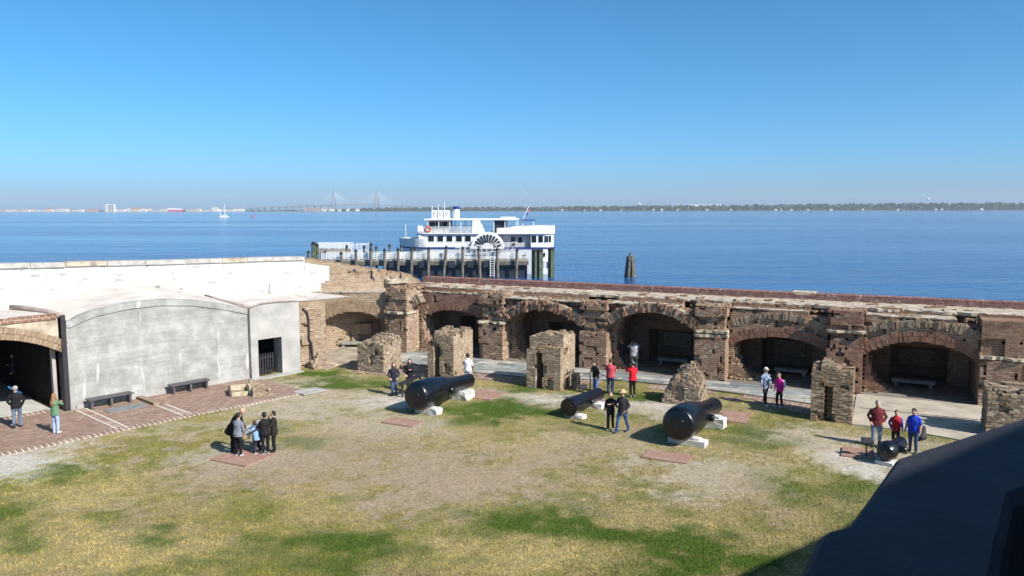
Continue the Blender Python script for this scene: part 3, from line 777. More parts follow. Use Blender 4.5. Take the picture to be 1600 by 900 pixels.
def groundcol(x, y):
    n1 = fbm(x * .35, y * .35, 1, 4); n2 = fbm(x * 1.3, y * 1.3, 2, 4); n3 = fbm(x * 4.2, y * 4.2, 5, 3)
    straw = np.array((.365, .30, .14)); olive = np.array((.245, .225, .07)); brn = np.array((.33, .255, .165)); grn = np.array((.12, .155, .035))
    t = np.clip((n1 - .38) * 4 + (n2 - .5) * 2.6, 0, 1)[..., None]
    c = straw * (1 - t) + olive * t
    t = np.clip((n2 - .54) * 6 + (n3 - .5) * 2, 0, 1)[..., None] * .55
    c = c * (1 - t) + brn * t
    t = np.clip((fbm(x * .8 + 40, y * .8, 7, 3) - .56) * 7, 0, 1)[..., None] * .5
    c = c * (1 - t) + grn * t
    g = np.ones(np.shape(x))
    wx = x + 2.0 * (fbm(x * .6, y * .6, 11, 3) - .5); wy = y + 2.4 * (fbm(x * .6, y * .6, 12, 3) - .5)
    for kind, px, py, rx, ry, s in PATCHES:
        if s <= 0: continue
        d = np.sqrt(((wx - px) / rx) ** 2 + ((wy - py) / ry) ** 2)
        m = np.clip(1.5 - d + (n2 - .5) * 1.5 + (n3 - .5) * 1.1, 0, 1) * s
        m = m * m * (3 - 2 * m)
        cc = np.array(CT[kind])
        c = c * (1 - m[..., None]) + cc * m[..., None]
        if kind in ('sand', 'dirt', 'earth'): g = g * (1 - m * (.8 if kind == 'earth' else 1))
        else: g = np.maximum(g, m)
    c = c * (.86 + .28 * n3[..., None])
    return c, g
POLY = [(-38.5, 22.5), (-13.9, 50.4), (-5.4, 55.4), (46.5, 30.2), (46, -18), (-38.5, -18)]
def inpoly(x, y, P):
    r = np.zeros(np.shape(x), bool)
    for (x0, y0), (x1, y1) in zip(P, P[1:] + P[:1]):
        if y0 == y1: continue
        r ^= ((y0 > y) != (y1 > y)) & (x < (x1 - x0) * (y - y0) / (y1 - y0) + x0)
    return r
def ground_mat(name, blade=False):
    m, nt, b = newmat(name)
    at = nt.nodes.new('ShaderNodeVertexColor'); at.layer_name = 'soil'
    c = at.outputs['Color']
    if not blade:
        f = ramp(nt, noise(nt, 7, 8, .8), [(.36, .45), (.64, 1.35)])
        c = mix(nt, .8, c, f, 'MULTIPLY')
        f = ramp(nt, noise(nt, 38, 4, .7), [(.35, .55), (.65, 1.2)])
        c = mix(nt, .6, c, f, 'MULTIPLY')
        nt.links.new(bump(nt, noise(nt, 22, 6, .75), .8, .05), b.inputs['Normal'])
    else:
        f = ramp(nt, island(nt), [(0, (.70, .76, .6)), (.5, (.95, .95, .88)), (1, (1.15, 1.1, .9))])
        c = mix(nt, 1.0, c, f, 'MULTIPLY')
    nt.links.new(c, b.inputs['Base Color']); b.inputs['Roughness'].default_value = .95; b.inputs['Specular IOR Level'].default_value = .08
    return m
gs = .16
gx = np.arange(-39, 46.2, gs); gy = np.arange(12, 54.2, gs)
X, Y = np.meshgrid(gx, gy, indexing='ij')
Z = .05 * (fbm(X * .5, Y * .5, 3, 3) - .5) + .02 * (fbm(X * 2.5, Y * 2.5, 4, 2) - .5)
C, Gs = groundcol(X, Y)
nx, ny = X.shape
I = np.arange(nx * ny).reshape(nx, ny)
Q = np.stack([I[:-1, :-1], I[1:, :-1], I[1:, 1:], I[:-1, 1:]], -1).reshape(-1, 4)
cx = (X[:-1, :-1] + gs / 2).ravel(); cy = (Y[:-1, :-1] + gs / 2).ravel()
Q = Q[inpoly(cx, cy, POLY)]
me = quad_mesh('parade_ground', np.stack([X.ravel(), Y.ravel(), Z.ravel()], 1), Q)
ca = me.color_attributes.new('soil', 'FLOAT_COLOR', 'POINT')
ca.data.foreach_set('color', np.concatenate([C.reshape(-1, 3), np.ones((nx * ny, 1))], 1).astype(np.float32).ravel())
link('parade_ground', me, ground_mat('parade_turf'), smooth=True, kind='structure')
mb = MB(); mb.prism(POLY, -6, -.12); mb.build('island', floor_dark, kind='structure')
# turf blades
nb = 230000
yy = 17.5 + 27 * nrs.rand(nb * 2) ** 1.35
xx = (nrs.rand(nb * 2) * 2 - 1) * (yy * .70 + 1)
C2, G2 = groundcol(xx, yy)
PAVED = [(-23.5, 25), (-19.75, 28.75), (-10.9, 35.7), (-12.0, 42), (-28, 40)]
APRON_F = [(-12.5, -6.6), (-8, -5.6), (-1.2, -4.6), (1.4, -3.2), (4, -3.0), (7.7, -3.4), (12.7, -4.6), (14.8, -6.0), (17, -6.1), (19, -6.6), (30, -7)]
ru = (xx - 3.88) * .8988 - (yy - 43.68) * .4384; rv = (xx - 3.88) * .4384 + (yy - 43.68) * .8988
okb = (nrs.rand(nb * 2) < np.clip(G2 - .15, 0.02, 1)) & ~inpoly(xx, yy, PAVED) & (rv < np.interp(ru, *zip(*APRON_F)))
xx, yy, C2 = xx[okb], yy[okb], C2[okb]
nb = len(xx)
cl = vnoise(xx * 4.3, yy * 4.3, 3) * .6 + vnoise(xx * 11, yy * 11, 6) * .4                 # clumps
C2 = C2 * (.60 + .85 * cl)[:, None] * np.stack([1 + .25 * (cl - .5), np.ones(nb), 1 - .2 * (cl - .5)], 1)
h = nrs.uniform(.025, .065, nb) * (.6 + .9 * cl); a = nrs.rand(nb) * 6.283; w = nrs.uniform(.006, .016, nb); ln = nrs.uniform(-.6, .6, (nb, 2)) * h[:, None]
z0 = .05 * (fbm(xx * .5, yy * .5, 3, 3) - .5) + .02 * (fbm(xx * 2.5, yy * 2.5, 4, 2) - .5) - .005
T = np.zeros((nb, 3, 3))
T[:, 0] = np.stack([xx - w * np.cos(a), yy - w * np.sin(a), z0], 1); T[:, 1] = np.stack([xx + w * np.cos(a), yy + w * np.sin(a), z0], 1)
T[:, 2] = np.stack([xx + ln[:, 0], yy + ln[:, 1], z0 + h], 1)
me = quad_mesh('turf', T.reshape(-1, 3), np.arange(nb * 3).reshape(-1, 3))
ca = me.color_attributes.new('soil', 'FLOAT_COLOR', 'POINT')
ca.data.foreach_set('color', np.concatenate([np.repeat(C2 * 1.05, 3, 0), np.ones((nb * 3, 1))], 1).astype(np.float32).ravel())
tag(link('turf', me, ground_mat('turf_blades', True), kind='stuff'), 'short patchy green and straw-coloured turf covering the parade ground', 'grass')

# brick terrace along the concrete casemate
TR = tag(empty('brick_terrace', LP, LA), kind='structure')
def tocc(u, v, z): return (v > -5.05 + .0 * u) & (v < np.where(u < -.3, .85, -.11))
brick_solid('paving_bricks', tocc, (-8, -5.0, -.06), (9.2, .84, .04), [brick_pave, mortar_dk], TR, cell=(.25, .13, .1), seed=400, p=(.0, .006), gap=.008, hide=(4,))
def course(name, pts, w, step=.14):
    """header bricks in wide white joints along a polyline (terrace edging)"""
    mb = MB()
    for (a, b), (c, d) in zip(pts[:-1], pts[1:]):
        L = math.hypot(c - a, d - b); t = ((c - a) / L, (d - b) / L); nrm = (-t[1], t[0])
        mb.obox(((a + c) / 2, (b + d) / 2, .02), (t[0] * L / 2, t[1] * L / 2, 0), (nrm[0] * w, nrm[1] * w, 0), (0, 0, .035), 1)
        k = int(L / .215)
        for i in range(k):
            s = (i + .5) * L / k
            mb.obox((a + t[0] * s, b + t[1] * s, .037), (t[0] * .086, t[1] * .086, 0), (nrm[0] * (w + .012), nrm[1] * (w + .012), 0), (0, 0, .024 + rnd.uniform(0, .006)))
    return mb.build(name, [brick_pave, white_joint], TR, kind='stuff')
course('front_edging', [(-6, -5.0), (9.2, -5.0)], .16)
course('cross_edging', [(.35, -4.8), (.35, -.2)], .16)
course('cross_edging', [(3.15, -4.8), (3.15, -2.2)], .16)
for uc, v0_, v1_ in ((.35, -4.8, -.2), (3.15, -4.8, -2.2)):
    for s in (-1, 1):
        mb = MB(); mb.box(uc + s * .2 - .028, uc + s * .2 + .028, v0_, v1_, .02, .064); mb.build('joint_line', white_joint, TR)
course('sill_edging', [(-8, .62), (-.7, .62)], .22)
mb = MB(); mb.obox((3.0, -1.15, .09), (.14, 0, 0), (0, .95, 0), (0, 0, .09)); mb.build('kerb_stone', brick_ruin, TR)
mb = MB(); mb.box(1.0, 2.7, -1.95, -1.15, .03, .058); mb.build('paving_slab', simple('slate_slab', (.20, .21, .21), .85, .15), TR)
mb = MB(); mb.box(8.7, 10.0, -5.6, -4.6, .02, .07); mb.build('paving_slab', conc2, TR)

# flagstone apron before the casemates
AP = tag(empty('flagstone_pavement', RW.location, R(-26)), kind='structure')
mb = MB()
edge = [(-13.5, -3.2), (-11.7, -2.9), (-7.6, -3.5), (-4.9, -3.75), (-1.2, -3.55), (1.1, -2.8), (2.6, -2.25), (4.0, -2.0), (6.0, -2.0), (7.7, -2.15), (10.2, -2.5), (12.7, -3.0), (14.6, -3.2)]
mb.prism([(-13.5, 0.0)] + edge + [(14.6, 0.0)], -.05, .02); mb.build('bedding', mortar, AP)
fc = []
for k, c in enumerate([(.19, .205, .20), (.27, .285, .275), (.36, .35, .315), (.23, .24, .225), (.44, .42, .36)]):
    fc.append(simple('flagstone_%d' % k, c, .85, .18, 1.6, .2, .25))
u = -13.4; k = 0
ev = lambda x: float(np.interp(x, *zip(*edge)))
rows = [-.02]
while rows[-1] > -3.8: rows.append(rows[-1] - rnd.uniform(.55, .85))
for r0, r1 in zip(rows[:-1], rows[1:]):
    u = -13.4 - rnd.random()
    while u < 14.5:
        l = rnd.uniform(.75, 1.6); u2 = u + l
        a, b, c, d = max(u, -13.4), min(u2, 14.5), r1, r0
        e1, e2 = ev(a) + .03, ev(b) + .03
        if b - a > .25 and max(e1, e2) < d - .15:
            g_ = .026
            poly = [(a + g_, max(c + g_, e1)), (b - g_, max(c + g_, e2)), (b - g_, d - g_), (a + g_, d - g_)]
            mb = MB(); mb.prism(poly, 0.0, .042 + rnd.uniform(0, .012)); mb.build('flagstone', rnd.choice(fc), AP); k += 1
        u = u2
# dark metal edging strip and the worn brick walk outside it
mb = MB(); mb.tube([(a, b - .03, .06) for a, b in edge], .03, 6); mb.build('edging_strip', grey_metal, AP)
strip = [(-13.0, -6.6), (-10.6, -6.5), (-6.1, -5.8), (-2.5, -5.3), (-.7, -4.9), (2.4, -3.3), (4.2, -3.0), (6.1, -3.2), (8.3, -3.6), (10.5, -4.0), (12.9, -5.1)]
sv = lambda x: float(np.interp(x, *zip(*strip)))
def socc(u, v, z): return (v > np.interp(u, *zip(*strip)) + .3 * (vnoise(u * 1.3, v * 1.3) - .5)) & (v < np.interp(u, *zip(*edge)) - .06) & (vnoise(u * 1.1, v * 1.1, 9) < .62)
brick_solid('worn_brick_walk', socc, (-13.0, -6.6, -.07), (12.9, -1.9, .03), [brick_pave, mortar], AP, cell=(.25, .13, .1), seed=410, p=(.0, .008), hide=(4,))
mb = MB()
mb.prism([(14.65, -5.9), (16.8, -5.95), (18.6, -6.5), (21.0, -6.8), (27, -6.8), (27, .0), (21.5, .0), (14.65, .0)], -.05, .06)
mb.build('concrete_slab', simple('tan_slab', (.43, .375, .30), .92, .18, .9, .35, .12, bscale=10), AP)
mb = MB(); mb.tube([(14.9, -2.9, .065), (17, -2.95, .065), (20.5, -2.9, .065)], .025, 5); mb.build('slab_joint', dark_wood, AP)
mb = MB(); mb.prism([(-14.2, -6.5), (-13.0, -6.6), (-13.3, -3.1), (-13.2, 1.6), (-18.0, -.4)], -.05, .025); mb.build('earth_floor', simple('trodden_floor', (.38, .32, .25), .95, .25, 1.2, .4, .1, bscale=9), AP)

# ------------------------------------------------------------------ cannons and their blocks
def lathe_x(mb, prof, n=28, m=0):
    rings = [[(x, r * math.cos(2 * math.pi * k / n), r * math.sin(2 * math.pi * k / n)) for k in range(n)] for x, r in prof]
    return mb.loft(rings, m)
def cannon(label, loc, heading, prof, drop, trun=None, bands=(), bore=.17, knob=None, group='iron cannons on the parade ground'):
    o = empty('cannon', loc, R(heading), label, 'cannon', group)
    o.rotation_euler = (0, R(drop), R(heading))
    xm, rm = prof[-1]
    mb = MB(); lathe_x(mb, prof + [(xm + .02, rm - .03), (xm + .02, bore), (xm - .6, bore), (xm - .6, .01)], 36)
    autosmooth(mb.build('barrel', black_iron, o), 30)
    mb = MB(); lathe_x(mb, [(-.012, prof[1][1] * .16), (-.012, prof[1][1] * .5), (.01, prof[1][1] * .52), (.02, .1)], 24); autosmooth(mb.build('breech_plate', black_iron, o))
    if trun:
        for s in (-1, 1):
            mb = MB(); x, r, l = trun
            mb.tube([(x, s * l[0], 0), (x, s * (l[1] - .02), 0), (x, s * l[1], 0)], [r, r, r - .02], 20); autosmooth(mb.build('trunnion', black_iron, o))
    for x, r in bands:
        mb = MB(); lathe_x(mb, [(x - .05, r - .02), (x - .04, r), (x + .04, r), (x + .05, r - .02)], 36); autosmooth(mb.build('band', black_iron, o))
    if knob:
        mb = MB(); mb.ell((knob[0], 0, 0), (knob[1],) * 3, 14, 10); mb.build('cascabel', black_iron, o, smooth=True)
    return o
big = [(0, .02), (0.0, .50), (.03, .56), (.10, .61), (.25, .65), (.6, .672), (1.2, .672), (1.7, .645), (2.2, .565), (2.8, .465), (3.4, .40), (4.0, .365), (4.6, .345), (4.75, .35)]
cannon('huge black smoothbore cannon on the left beside the two women', (-4.35, 33.45, .90), 62.5, big, 2.6, (2.12, .16, (.5, .74)), bands=((2.0, .612),))
big3 = [(0, .02), (0.0, .52), (.03, .58), (.10, .63), (.25, .66), (.6, .685), (1.2, .68), (1.7, .655), (2.2, .575), (2.8, .475), (3.4, .41), (4.0, .38), (4.75, .37), (4.85, .375)]
cannon('huge black bottle-shaped cannon right of centre with knob trunnion', (6.35, 28.85, .93), 59.0, big3, 4.2, (2.15, .15, (.5, .80)))
med = [(0, .02), (0.0, .36), (.03, .40), (.15, .41), (.8, .40), (.82, .375), (1.8, .335), (2.8, .295), (3.1, .29)]
cannon('slim straight black cannon in the middle beside the walking couple', (2.45, 32.95, .52), 58, med, .6, (1.5, .1, (.3, .5)), bore=.1)
sm = [(0, .03), (.02, .18), (.08, .28), (.2, .34), (.36, .36), (.52, .335), (.68, .27), (.8, .24), (1.3, .225), (1.5, .24)]
cannon('short round-breeched black cannon half hidden by the near parapet', (13.30, 26.75, .47), 42, sm, -3, (.76, .14, (.16, .50)), bore=.12)

def block(label, loc, heading, dims, steps=0, rough=.02):
    me = bpy.data.meshes.new('support_block')
    bm = bmesh.new(); bmesh.ops.create_cube(bm, size=1.0)
    bmesh.ops.scale(bm, vec=dims, verts=bm.verts); bmesh.ops.translate(bm, vec=(0, 0, dims[2] / 2), verts=bm.verts)
    if steps:
        r = bmesh.ops.create_cube(bm, size=1.0)
        bmesh.ops.scale(bm, vec=(dims[0] * .55, dims[1] * .7, steps), verts=r['verts']); bmesh.ops.translate(bm, vec=(-dims[0] * .1, 0, dims[2] + steps / 2 + .001), verts=r['verts'])
    bmesh.ops.subdivide_edges(bm, edges=bm.edges[:], cuts=3, use_grid_fill=True)
    for v in bm.verts:
        v.co += Vector([(float(vnoise(v.co.x * 5 + loc[0] + 9 * k, v.co.y * 5 + loc[1], v.co.z * 5)) - .5) * rough * 2 for k in range(3)])
    bm.to_mesh(me); bm.free()
    o = link('support_block', me, marble, loc=loc, rz=R(heading))
    return tag(o, label, 'block', 'white blocks under the cannons')
def along(base, h, d, s=0): return (base[0] + math.cos(R(h)) * d + math.sin(R(h)) * s, base[1] + math.sin(R(h)) * d - math.cos(R(h)) * s, 0)
block('rough white block under the breech of the left huge cannon', along((-4.35, 33.45), 62.5, .75, .25), 62.5, (.55, 1.1, .28), 0, .06)
block('rough white stone heap under the muzzle of the left huge cannon', along((-4.35, 33.45), 62.5, 3.75, .2), 62.5, (.75, .95, .42), 0, .10)
block('low white block under the breech of the slim middle cannon', along((2.45, 32.95), 58, .45, .15), 58, (.45, .9, .17), .0, .03)
block('white block under the muzzle of the slim middle cannon', along((2.45, 32.95), 58, 2.5, .15), 58, (.6, .85, .24), .0, .03)
block('white squared block under the breech of the bottle-shaped cannon', along((6.35, 28.85), 59, .75, .2), 59, (.55, 1.45, .22), .10, .02)
block('white squared block under the muzzle of the bottle-shaped cannon', along((6.35, 28.85), 59, 3.6, .25), 59, (.6, 1.2, .42), .10, .02)
block('grey-white block under the short cannon by the parapet', along((13.30, 26.75), 42, .3), 42, (.5, .6, .13), 0, .02)
# red brick pads set in the ground
def pad(x, y, w, d, rz=-26):
    o = tag(empty('brick_pad', (x, y, 0), R(rz)), kind='structure')
    brick_solid('pad_bricks', lambda u, v, z: u == u, (-w / 2, -d / 2, -.05), (w / 2, d / 2, .05), [pad_brick, mortar_pad], o, cell=(.2, .1, .1), seed=int(x * 7 + 900), p=(.001, .007), gap=.006)
mortar_pad = simple('pad_mortar', (.46, .32, .26), .95, .2, 3, .2, .1)
pad_brick = brickmat('pad_brick', [(.32, .175, .135), (.38, .225, .175), (.35, .195, .15), (.43, .28, .22)], stain_amt=.3, dark_amt=.1)
pad(-4.75, 32.45, 1.6, .9); pad(-1.35, 37.3, 1.4, 1.7); pad(5.75, 27.75, 1.7, 1.0); pad(9.85, 33.2, 1.2, 1.8); pad(-10.0, 27.75, 1.7, 1.5); pad(13.0, 28.1, 1.1, 1.2); pad(4.35, 35.6, .8, .9)

# ------------------------------------------------------------------ benches, wayside panels, handrail, cistern
def bench(label, u):
    o = empty('wooden_bench', lw(u, -.48, .045), LA, label, 'bench', 'black benches along the concrete wall')
    for k in range(3):
        mb = MB(); mb.box(-1.0, 1.0, -.27 + k * .185, -.27 + k * .185 + .172, .42, .47); mb.build('seat_board', bench_wood, o)
    for x in (-.85, 0, .85):
        mb = MB(); mb.box(x - .05, x + .05, -.22, .22, 0, .419); mb.build('leg', bench_wood, o)
bench_wood = simple('bench_wood', (.10, .095, .10), .6, .25, 6, .2, .4)
bench('black three-legged bench against the concrete wall, the one nearer the dark arch', 1.55)
bench('black three-legged bench against the concrete wall, the one nearer the doorway', 5.35)

def cistern():
    o = empty('brick_cistern', (-13.35, 37.55, 0), R(24), 'low open box of old brick and stone slabs beside the concrete wall', 'planter')
    tan = simple('tan_stone', (.50, .42, .30), .9, .25, 4, .5, .1)
    for n, (x0, x1, y0, y1, h, m) in dict(a=(-.62, .14, -.42, -.33, .24, tan), b=(-.72, -.63, -.39, .75, .34, dark_wood), c=(.2, .32, -.5, .85, .46, tan), d=(-.6, .15, .64, .76, .38, tan)).items():
        mb = MB(); mb.box(x0, x1, y0, y1, 0, h); mb.build('side_slab', m, o)
    mb = MB(); mb.box(-.62, .19, -.32, .63, 0, .13); mb.build('soil_bed', mortar_dk, o)
    brick_solid('rubble', lambda u, v, z: z < .48 - .5 * (u - .37) + .3 * (vnoise(u * 4, v * 4, 2) - .5), (.33, -.9, 0), (1.3, .85, .6), [brick_ruin, mortar], o, seed=77, p=(0, .03), jit=.012)
cistern()

def wayside(label, loc, heading, w=1.1, d=.65, zlo=.75, zhi=1.05, legs=2, print_=True, along_=False):
    o = empty('wayside_panel', loc, R(heading + 90), label, 'sign', 'wayside signs')
    ax = Vector((w / 2, 0, 0)); ay = Vector((0, d / 2, (zhi - zlo) / 2)); az = ay.cross(ax).normalized() * -.025
    c = Vector((0, 0, (zlo + zhi) / 2))
    mb = MB(); mb.obox(c, ax, ay, az); mb.build('frame', black_wood, o)
    if print_:
        mb = MB(); mb.obox(c + az.normalized() * .030, ax * .92, ay * .9, az * .12); mb.build('panel', panel_mat, o)
    for s in ((-1, 1) if legs == 2 else (0,)):
        lx, ly = (0, s * d * .36) if along_ else (s * w * .36, 0)
        mb = MB(); mb.box(lx - .045, lx + .045, ly - .05, ly + .05, 0, (zlo + zhi) / 2 - .03 + (s * (zhi - zlo) * .36 if along_ else 0)); mb.build('leg', black_wood, o)
    return o
def panel_():
    m, nt, b = newmat('printed_panel')
    c = ramp(nt, noise(nt, 5, 2, .5), [(.42, (.70, .70, .70)), (.5, (.55, .55, .53)), (.6, (.20, .22, .26))])
    nt.links.new(c, b.inputs['Base Color']); b.inputs['Roughness'].default_value = .3
    return m
panel_mat = panel_()
wayside('printed wayside panel on black legs that the group of five bends over', (-9.85, 28.55, 0), 200, 1.1, .62, .8, 1.08)
wayside('black angled wayside panel before the two standing women', (-4.95, 37.05, 0), 196, .62, 1.25, .62, 1.12, print_=False, along_=True)
def post_sign(label, loc, heading):
    o = empty('label_post', loc, R(heading + 90), label, 'sign', 'small post signs by the cannons')
    mb = MB(); mb.rod((0, 0, 0), (0, 0, .62), .03, 8); mb.build('post', black_wood, o)
    mb = MB(); mb.obox((0, 0, .66), (.2, 0, 0), (0, .13, .075), (0, -.006, .012)); mb.build('plate', black_wood, o)
post_sign('small black sign on a post behind the slim middle cannon', (3.4, 36.3, 0), 275)
post_sign('small black sign on a post beside the short cannon by the parapet', (13.1, 27.65, 0), 250)
o = empty('handrail', (3.35, 38.3, 0), R(-20), 'low dark handrail frame at the foot of the square brick pillar', 'railing')
for x, y in ((-.45, 0), (.1, -.1), (.62, .05), (-.45, .7), (.62, .75), (1.5, 1.0)):
    mb = MB(); mb.rod((x, y, 0), (x, y, .95 if x < 1 else .5), .035, 8); mb.build('post', dark_wood, o)
for a, b in (((-.45, 0, .93), (-.45, .7, .93)), ((-.45, 0, .93), (.1, -.1, .93)), ((.1, -.1, .93), (.62, .05, .93)), ((.62, .05, .93), (.62, .75, .93)), ((.62, .75, .93), (1.5, 1.0, .5)), ((1.5, 1.0, .5), (2.6, 1.2, .35))):
    mb = MB(); mb.rod(a, b, .03, 8); mb.build('rail', dark_wood, o)
mb = MB(); mb.box(-.4, -.1, .1, .6, .05, .8); mb.build('notice_board', black_wood, o)
mb = MB(); mb.tube([(0, 0, 0), (0, 0, .26), (0, 0, .3)], [.17, .21, .22], 14); o = mb.build('bucket', black_wood, loc=(-3.0, 40.25, 0)); tag(o, 'small black bucket at the foot of the hollow brick pillar', 'bucket')

# ------------------------------------------------------------------ people
CLOTH = {}
def cloth(col, rough=.85):
    k = tuple(round(c, 3) for c in col)
    if k not in CLOTH: CLOTH[k] = simple('cloth_%d' % len(CLOTH), col, rough, .14, 12, .25, .2, bscale=25)
    return CLOTH[k]
def skinm(col): return simple('skin', col, .55, .06, 8, .05, .35)
SKIN = skinm((.56, .34, .25)); SKIN_D = skinm((.22, .12, .08))
EYE = simple('eye_dark', (.02, .015, .012), .3, 0, 1, 0)
HAIR = {k: simple('hair_' + k, c, .6, .25, 30, .4, .3) for k, c in dict(brown=(.075, .042, .022), dark=(.02, .015, .012), blonde=(.30, .17, .075), grey=(.32, .30, .28), ginger=(.30, .13, .05), light=(.26, .16, .09)).items()}
def plaid():
    m, nt, b = newmat('plaid_cloth')
    tc = nt.nodes.new('ShaderNodeTexCoord'); ck = nt.nodes.new('ShaderNodeTexChecker'); ck.inputs['Scale'].default_value = 11
    ck.inputs['Color1'].default_value = (.03, .05, .12, 1); ck.inputs['Color2'].default_value = (.35, .42, .55, 1)
    nt.links.new(tc.outputs['Object'], ck.inputs['Vector']); nt.links.new(ck.outputs['Color'], b.inputs['Base Color']); b.inputs['Roughness'].default_value = .9
    return m
ARM = {'down': ((.245, .02, .19), (.255, .10, -.05)), 'pocket': ((.285, -.04, .2), (.195, .09, .0)), 'chest': ((.26, .10, .22), (.06, .28, .28)),
       'face': ((.25, .22, .30), (.07, .20, .56)), 'crossed': ((.24, .10, .2), (-.06, .21, .22)), 'camera': ((.27, .25, .38), (.08, .30, .62)),
       'reach': ((.24, .18, .22), (.17, .42, .10)), 'out': ((.40, .03, .36), (.14, .22, .40)), 'swing': ((.25, -.12, .2), (.26, -.02, -.04)), 'link': ((.27, .10, .2), (.38, .25, .18)), 'back': ((.27, -.12, .2), (.1, -.16, .02))}
def person(label, loc, heading, H=1.74, top=(.02, .02, .02), bottom=(.05, .08, .16), shoes=(.03, .03, .03), skin=None, hair='brown', style='short', arms=('down', 'down'),
           lean=0, nod=0, turn=0, stride=0.0, bulk=1.0, coat=0.0, hat=None, hatcol=(.5, .5, .5), bare=False, sleeve=None, pack=None, topmat=None, crouch=0.0, spread=.0):
    o = empty('person', (loc[0], loc[1], loc[2] if len(loc) > 2 else 0.015), R(heading + 90), label, 'person', 'visitors in the fort')
    s = H / 1.75
    skin = skin or SKIN
    mb = MB()
    hipz = .93 - crouch
    La = Matrix.Rotation(R(lean), 3, 'X')
    hip = Vector((0, 0, hipz))
    T = lambda x, f, z: hip + La @ Vector((x, -f, z))
    b = bulk
    def ring(z, rx, ry, f=0, n=14): return [T(rx * math.cos(2 * math.pi * k / n), f - ry * math.sin(2 * math.pi * k / n), z) for k in range(n)]
    c = .012
    tr = []
    if coat: tr += [ring(-coat, .205 * b, .16 * b)]
    tr += [ring(-.10, .185 * b + c, .14 * b + c), ring(0, .185 * b + c, .14 * b + c), ring(.13, .165 * b + c, .128 * b + c, .01 * b), ring(.26, .18 * b + c, .132 * b + c, .012), ring(.38, .195 * (b * .5 + .5) + c, .13 * b + c), ring(.47, .175 * (b * .5 + .5), .10), ring(.525, .095, .075), ring(.56, .066, .066)]
    mb.loft(tr, 1)
    mb.loft([ring(-.16, .165 * b, .125 * b), ring(-.05, .178 * b, .137 * b), ring(.05, .165 * b, .125 * b)], 2)
    hands = []
    for sd, mode in zip((-1, 1), arms):          # -1 is the person's right
        (ex, ef, ez), (wx, wf, wz) = ARM[mode]
        sh = T(sd * .178 * (b * .5 + .5), 0, .445); el = T(sd * ex * (b * .6 + .4), ef, ez); wr = T(sd * wx * (b * .6 + .4), wf, wz)
        m1 = 4 if sleeve else 1
        mb.tube([sh + (sh - el) * .12, sh, sh.lerp(el, .5), el], [.030, .060, .057, .050], 10, m1)
        mb.tube([el + (sh - el) * .1, el, el.lerp(wr, .45), wr], [.045, .052, .047, .034], 10, 0 if bare else m1)
        d = (wr - el).normalized()
        mb.tube([wr - d * .03, wr + d * .02, wr + d * .07, wr + d * .095], [.026, .036, .040, .028], 10, 0, .62)
        hands.append((wr, d, sd))
    for sd in (-1, 1):
        f = stride * (1 if sd < 0 else -1)
        hp = Vector((sd * .092 * b, 0, hipz - .02)); an = Vector((sd * (.10 * b + spread), -f, .085 + (.07 if f < -.1 else 0)))
        kn = hp.lerp(an, .5) + Vector((0, -.03 - .07 * abs(stride) - crouch * .55, 0))
        mb.tube([hp + Vector((0, 0, .05)), hp, hp.lerp(kn, .5), kn], [.08 * b, .098 * b, .088 * b, .068], 10, 2)
        mb.tube([kn + Vector((0, 0, .03)), kn, kn.lerp(an, .4), an], [.06, .068, .068, .055], 10, 2)
        tilt = .06 if f < -.1 else 0
        mb.tube([an + Vector((0, .055, -.04 + tilt * .4)), an + Vector((0, .02, -.035)), an + Vector((0, -.09, -.05 - tilt * .5)), an + Vector((0, -.165, -.058 - tilt)), an + Vector((0, -.19, -.06 - tilt))], [.030, .048, .046, .038, .02], 10, 3, .85)
        mb.tube([an + Vector((0, 0, .03)), an + Vector((0, 0, -.04))], [.048, .05], 10, 3)
    # head
    HM = Matrix.Rotation(R(turn), 3, 'Z') @ Matrix.Rotation(R(lean * .6 + nod), 3, 'X')
    nk = T(0, .0, .54)
    hc = nk + Matrix.Rotation(R(lean * .8 + nod * .6), 3, 'X') @ Vector((0, -.015, .155))
    Hp = lambda x, f, z: hc + HM @ Vector((x, -f, z))
    mb.tube([T(0, 0, .48), nk, hc + Vector((0, 0, -.03))], [.062, .056, .055], 10, 0)
    rings = []
    for i in range(11):
        t = min(max(math.pi * i / 10, .1), math.pi - .1); zz = -math.cos(t)
        w = .084 * math.sin(t) * (1 - .14 * max(0, -zz)); dd = .101 * math.sin(t)
        rings.append([Hp(w * math.cos(2 * math.pi * k / 14), dd * math.sin(-2 * math.pi * k / 14) * -1 + (.012 if zz < 0 else 0), .123 * zz) for k in range(14)])
    mb.loft(rings, 0)
    mb.tube([Hp(0, .085, .025), Hp(0, .108, -.012), Hp(0, .112, -.03), Hp(0, .09, -.042)], [.010, .014, .018, .010], 8, 0)
    for sd in (-1, 1): mb.tube([Hp(sd * .076, -.005, .025), Hp(sd * .088, -.012, .005), Hp(sd * .078, -.004, -.03)], [.012, .018, .010], 8, 0)
    src = mb.mesh('body_source')
    bm = bmesh.new(); bm.from_mesh(src); bmesh.ops.recalc_face_normals(bm, faces=bm.faces); bm.to_mesh(src); bm.free()
    tmp = bpy.data.objects.new('body_source', src); COL.objects.link(tmp)
    rm = tmp.modifiers.new('r', 'REMESH'); rm.mode = 'VOXEL'; rm.voxel_size = .017; rm.adaptivity = 0.0
    sm = tmp.modifiers.new('s', 'SMOOTH'); sm.factor = .5; sm.iterations = 3
    dg = bpy.context.evaluated_depsgraph_get(); ev = tmp.evaluated_get(dg)
    me = bpy.data.meshes.new_from_object(ev)
    me.name = 'body'
    tree = BVHTree.FromPolygons(mb.v, mb.f)
    bpy.data.objects.remove(tmp); bpy.data.meshes.remove(src)
